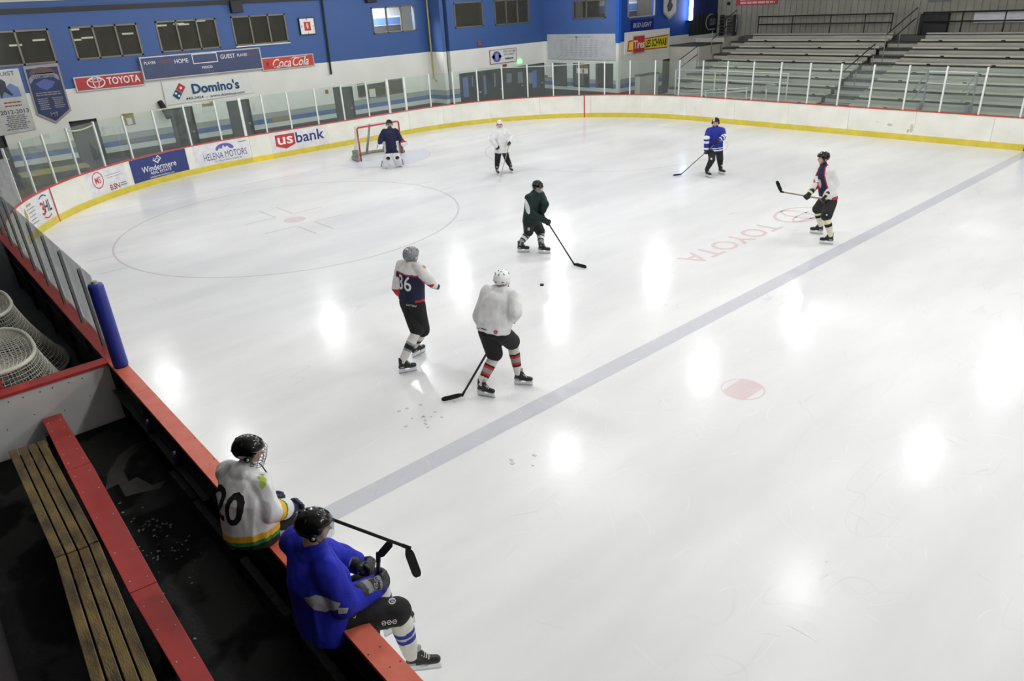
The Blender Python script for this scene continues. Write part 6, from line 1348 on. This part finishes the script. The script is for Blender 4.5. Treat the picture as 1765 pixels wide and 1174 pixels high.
for i in (0, 1):
    a, k, h = f.an[i], f.kn[i], f.hip[i]; F_ = az(325); R_ = F_.cross(UP); rg = []; top = k+(h-k)*0.78
    for u, w_ in ((0.0, 0.125), (0.1, 0.14), (0.5, 0.145), (0.75, 0.15), (0.95, 0.14), (1.0, 0.12)):
        c = Vector((a.x, a.y, 0.06)).lerp(top, u)+F_*(0.12+0.12*min(1, u/0.6)); rg.append([c+R_*(w_*x)+F_*y for x, y in ((-1, -0.03), (-1, 0.03), (-0.85, 0.07), (-0.4, 0.09), (0.4, 0.09), (0.85, 0.07), (1, 0.03), (1, -0.03))])
    p_ = MB(); p_.loft(rg); o = p_.build('leg_pad', M('c_white'), f.t, True)
    s_ = 1 if i == 1 else -1; q_ = MB(); c0 = Vector((a.x, a.y, 0.08)).lerp(top, 0.0)+F_*0.10+R_*s_*0.145; c1 = Vector((a.x, a.y, 0.08)).lerp(top, 0.42)+F_*0.10+R_*s_*0.155; q_.obox((c0+c1)/2, (c1-c0)/2, R_*0.012, F_*0.06); q_.build('pad_edge', mat('pad_edge_blue', (34, 48, 150), 0.5), o)
hb = f.ha[1]; A_ = (f.ha[1]-f.el[1]).normalized(); F_ = az(320); R_ = F_.cross(UP); blk = MB(); blk.obox(hb-A_*0.0+F_*0.05, R_*0.10, A_*0.19, F_*0.025); o = blk.build('blocker', M('c_white'), f.t, bevel=0.015); q_ = MB(); q_.obox(hb+F_*0.078+R_*0.085+A_*0.05, R_*0.012, A_*0.10, F_*0.004); q_.build('blocker_trim', M('c_red'), o); glove(f.t, hb-F_*0.02, A_, R_)
hc = f.ha[0]; A_ = (f.ha[0]-f.el[0]).normalized(); o, _ = smooth_mesh('catching_glove', [('e', hc+A_*0.05, (0.10, 0.13, 0.05), (R_, UP, F_)), ('e', hc-R_*0.10-UP*0.02, (0.10, 0.07, 0.05), (R_, UP, F_)), ('c', hc-A_*0.12, 0.065, hc, 0.07)], [M('c_white'), M('c_red')], f.t, 0.012, 3, lambda p: 1 if (p-hc).z > 0.02 else 0)
heel = at(704, 263, 'z', 0.3); 
_, sdv = stick('grey goalkeeper stick held upright at the right leg pad of the goalkeeper', f.J(688.5, 243, 0.22), f.J(691, 262.5, 0.22), f.J(692, 268, 0.3), 'stick_grey', 'stick_grey')
h = helmet(f.t, f.Hd, f.HF, f.HU, 'h_black', cage='cage', strap=False)
smooth_mesh('throat_guard', [('e', f.Hd+f.HF*0.07-UP*0.11, (0.06, 0.05, 0.04))], [M('h_black')], h, 0.012, 2)

# ---- the puck
p = at(934, 492); tag(MB().tube([(p.x, p.y, 0.001), (p.x, p.y, 0.0264)], 0.040, 24).build('hockey_puck', M('h_vent'), bevel=0.002), 'small black hockey puck lying on the open ice', 'puck')

# ---- player 20, sitting on the boards with the back to us
def sitter(label, X, seat, chest, head, azt, azh, sh, el, ha, hip, kn, an):
    f = Fig(label, (X, -0.1, RH), azt); f.C, f.P, f.Hd, f.sh, f.el, f.ha, f.hip, f.kn, f.an = map(lambda q: [Vector(i) for i in q] if isinstance(q, list) else Vector(q), (chest, seat, head, sh, el, ha, hip, kn, an))
    lens(label[:20], f.sh, f.el, f.ha, f.hip, f.kn, f.an); return f
X = lambda px, py, x: at(px, py, 'x', x)
f = sitter('person seated on the boards in white jersey numbered 20, black cage helmet', 1.18, X(433, 903, 1.20), X(421, 832, 1.15), X(430, 775, 1.13), 78, 72,
    [X(395, 814, 0.98), X(449, 836, 1.28)], [X(440, 860, 1.02), X(465, 882, 1.38)], [X(481, 856, 1.10), X(506, 874, 1.28)], [X(436, 893, 1.08), X(450, 915, 1.27)], [X(503, 884, 1.05), X(516, 905, 1.25)], [X(520, 925, 1.05), X(535, 950, 1.27)])
HF = az(62)+UP*-0.30; HU = UP+az(62)*0.25
f.an = [f.kn[i]+Vector((0.0, 0.10, -0.43)) for i in (0, 1)]
f.body(f.Hd, HF, HU, f.C, f.P, f.sh, f.el, f.ha, f.hip, f.kn, f.an)
def fm20(p, h, sd, fr, sl):
    if sl is not None and sl[1] > 0.66: return 1 if sl[1] < 0.80 else (2 if sl[1] < 0.86 else 0)
    if h < 0.03: return 3
    if h < 0.10: return 2
    if h < 0.21: return 1
    return 0
f.jersey(f.C, f.P, f.sh, f.el, f.ha, fm20, ('c_white', 'c_yellow', 'c_kelly', 'c_black'), hem=0.10, w=1.05, voxel=0.009, disp=0.014, it=9, cuff=0.13, slr=(0.10, 0.088, 0.082), dp=1.28)
n0 = f.P.lerp(f.C, 0.62)-f.JF*0.3
project('number', text2d('20', 0.27, 0.03, fit=0.32), n0+f.JR*-0.03+f.up*0.02, f.JR, f.up, f.jb, M('c_black'), f.jo, mx=0.02)
mat('patch_green', (168, 190, 70), 0.8)
for g_ in (tri2d([(-0.01, 0.05), (0.03, 0.03), (0.035, -0.03), (0.015, -0.065), (-0.015, -0.04), (-0.02, 0.0)]), tri2d([(-0.045, 0.045), (-0.015, 0.04), (-0.02, 0.01), (-0.04, 0.015)]), tri2d([(-0.03, 0.075), (0.0, 0.07), (0.01, 0.06), (-0.01, 0.062)])): pdecal('shoulder_patch', g_, 452.5, 829, f.jb, M('patch_green'), f.jo, mx=0.012)
def fmp20(p):
    i = 1 if (p-f.kn[1]).dot(f.JR) > -0.08 else 0; t_, d_ = seg_t(p, f.hip[i], f.kn[i]); q = p-(f.hip[i].lerp(f.kn[i], t_)); o_ = q.dot(f.JR)
    return 1 if (i == 1 and o_ > 0.0 and -0.045 < q.z < 0.03) else 0
f.pants(f.P, f.hip, f.kn, fmp20, ('c_black', 'c_silver'), end=0.97, r=(0.118, 0.105), voxel=0.010)
for i in (0, 1):
    f.sock(f.kn[i], f.an[i], [(0, 'c_offwhite')]); skate(f.t, f.an[i]-UP*0.20+az(82)*0.07, az(82)+UP*0.05)
heel = at(703, 944, 'z', 1.02); butt = at(464, 843, 'x', 1.05); gl = at(509, 872, 'x', 1.27)
heel = at(704, 944, 'z', 0.66); toe = at(721, 996, 'z', 0.40); d_ = (heel-gl).normalized(); butt = gl-d_*0.42
_, sdv = stick('black hockey stick held out over the ice by the seated player numbered 20', butt, heel, toe, bh=0.085)
f.ha[1] = gl; f.ha[0] = on_line(heel, butt, 479, 858)
glove(f.t, f.ha[1]+UP*0.0, f.ha[1]-f.el[1], sdv, 'glove_navy', band='c_silver', k=1.05); glove(f.t, f.ha[0], f.ha[0]-f.el[0], sdv, 'glove_navy', band='c_paleyel', k=1.05)
h = helmet(f.t, f.Hd, HF, HU, 'h_black', cage='cage', sticker=None)
R_ = HF.normalized().cross(HU.normalized()).normalized(); Fh = HF.normalized(); Uh = HU.normalized()
MB().obox(f.Hd+R_*0.113-Fh*0.045-Uh*0.012, R_*0.002, Fh*0.032, Uh*0.011).build('sticker', M('c_grey'), h)
MB().tube([f.Hd+Fh*0.09-Uh*0.10+R_*0.05, X(453, 805, 1.2), X(461, 817, 1.22)], 0.006, 6).build('loose_strap', M('black'), h)

# ---- blue seated player
f = sitter('person seated on the boards in royal blue jersey and black helmet, nearest figure', 2.5, X(560, 1052, 2.46), X(543, 972, 2.43), X(543, 905, 2.47), 78, 62,
    [X(508, 935, 2.24), X(566, 985, 2.60)], [X(583, 962, 2.26), X(592, 1040, 2.68)], [X(626, 973, 2.36), X(657, 1006, 2.55)], [X(562, 1040, 2.34), X(580, 1068, 2.56)], [X(660, 1030, 2.50), X(686, 1054, 2.76)], [X(690, 1090, 2.5), X(709, 1128, 2.78)])
f.kn[0] = f.hip[0]+Vector((0.05, 0.43, -0.03)); f.an[0] = f.kn[0]+Vector((0.0, 0.05, -0.43))
HF = az(58)+UP*-0.22; HU = UP+az(58)*0.18
f.body(f.Hd, HF, HU, f.C, f.P, f.sh, f.el, f.ha, f.hip, f.kn, f.an)
def fmbl(p, h, sd, fr, sl):
    if sl is not None and sl[1] > 0.2: return 0
    return 0
f.jersey(f.C, f.P, f.sh, f.el, f.ha, fmbl, ('c_blue', 'c_silver'), hem=0.11, w=1.10, voxel=0.009, disp=0.016, it=8, cuff=0.07, slr=(0.105, 0.096, 0.078), dp=1.15)
f.pants(f.P, f.hip, f.kn, end=0.99, r=(0.13, 0.112), voxel=0.010)
pdecal('side_patch', tri2d([(-0.125, 0.035), (-0.05, 0.075), (0.03, 0.055), (0.12, 0.02), (0.10, -0.03), (0.02, -0.075), (-0.05, -0.05), (-0.11, 0.0)]), 556, 1041, f.jb, M('c_silver'), f.jo, -0.05)
pdecal('side_patch', tri2d([(-0.04, 0.03), (0.04, 0.02), (0.03, -0.02), (-0.03, -0.025)]), 591, 1053, f.jb, M('c_silver'), f.jo, -0.05)
side = (f.kn[1]-f.hip[1]).normalized(); outn = CP-f.kn[1]; outn.z *= 1
q = f.hip[1].lerp(f.kn[1], 0.80)
def badge(name, g, px, py, m):
    P_ = X(px, py, 2.80); d = -ray(px, py).normalized(); r = (side-d*side.dot(d)).normalized(); return project(name, g, P_, r, d.cross(r), f.pb, m, f.po, mx=0.012, reach=0.4)
badge('badge', join2d(*[join2d(ring2d(0.018, 0.018, 0.005, (k-1)*0.040, 0, 6), stroke2d([((k-1)*0.040-0.01, -0.003), ((k-1)*0.040+0.01, 0.003)], 0.004)) for k in range(3)]), 671, 1073, M('c_white'))
badge('badge', join2d(ring2d(0.028, 0.024, 0.006, 0, 0, 8), stroke2d([(-0.014, 0.008), (0.012, 0.008), (-0.010, -0.008), (0.014, -0.008)], 0.006)), 676, 1036, M('c_white')); badge('badge', stroke2d([(-0.012, 0.004), (0, -0.002), (0.004, 0.014)], 0.005), 612, 1065, M('c_white'))
f.sock(f.kn[1], f.an[1], [(0, 'c_offwhite'), (0.36, 'c_sockblue'), (0.45, 'c_silver'), (0.50, 'c_sockblue'), (0.60, 'c_offwhite')], r=(0.085, 0.088, 0.064)); f.sock(f.kn[0], f.an[0], [(0, 'c_offwhite'), (0.36, 'c_sockblue'), (0.60, 'c_offwhite')])
D_ = (at(764, 1150, 'x', 2.95)-at(704, 1160, 'x', 2.78)); D_.z = min(max(D_.z, -0.05), 0.05); D_.normalize()
skate(f.t, f.an[1]-UP*0.20+D_*0.08, D_); skate(f.t, f.an[0]-UP*0.20+az(80)*0.07, az(80))
lowp = X(652, 1090, 2.62); topp = X(652, 957, 2.62); dd = (topp-lowp).normalized(); heel = topp; toe = X(672, 938, 2.70); butt = heel-dd*1.05
gh = [X(628, 975, 2.42), X(652, 1000, 2.62)]
_, sdv = stick('black hockey stick held blade up between the knees of the blue shirted seated player', butt, heel, heel+(toe-heel).normalized()*0.15, bh=0.06)
for i in (0, 1):
    o, bv, (A_, S_, B_) = glove(f.t, gh[i], gh[i]-f.el[i], sdv if i else (Vector((1, 0.3, -0.2))), band='c_grey', k=1.18)
    cf = gh[i]-A_*0.12
    if i == 1: MB_t = text2d('VESSPEINE', 0.03, 0.002, fit=0.17); d = -ray(665, 995).normalized(); r = (CU*-1-d*(CU*-1).dot(d)).normalized(); project('lettering', MB_t, gh[i]-A_*0.02, r, d.cross(r), bv, M('c_silver'), o, mx=0.012, reach=0.3)
helmet(f.t, f.Hd, HF, HU, 'h_black', visor=True, strap=True)
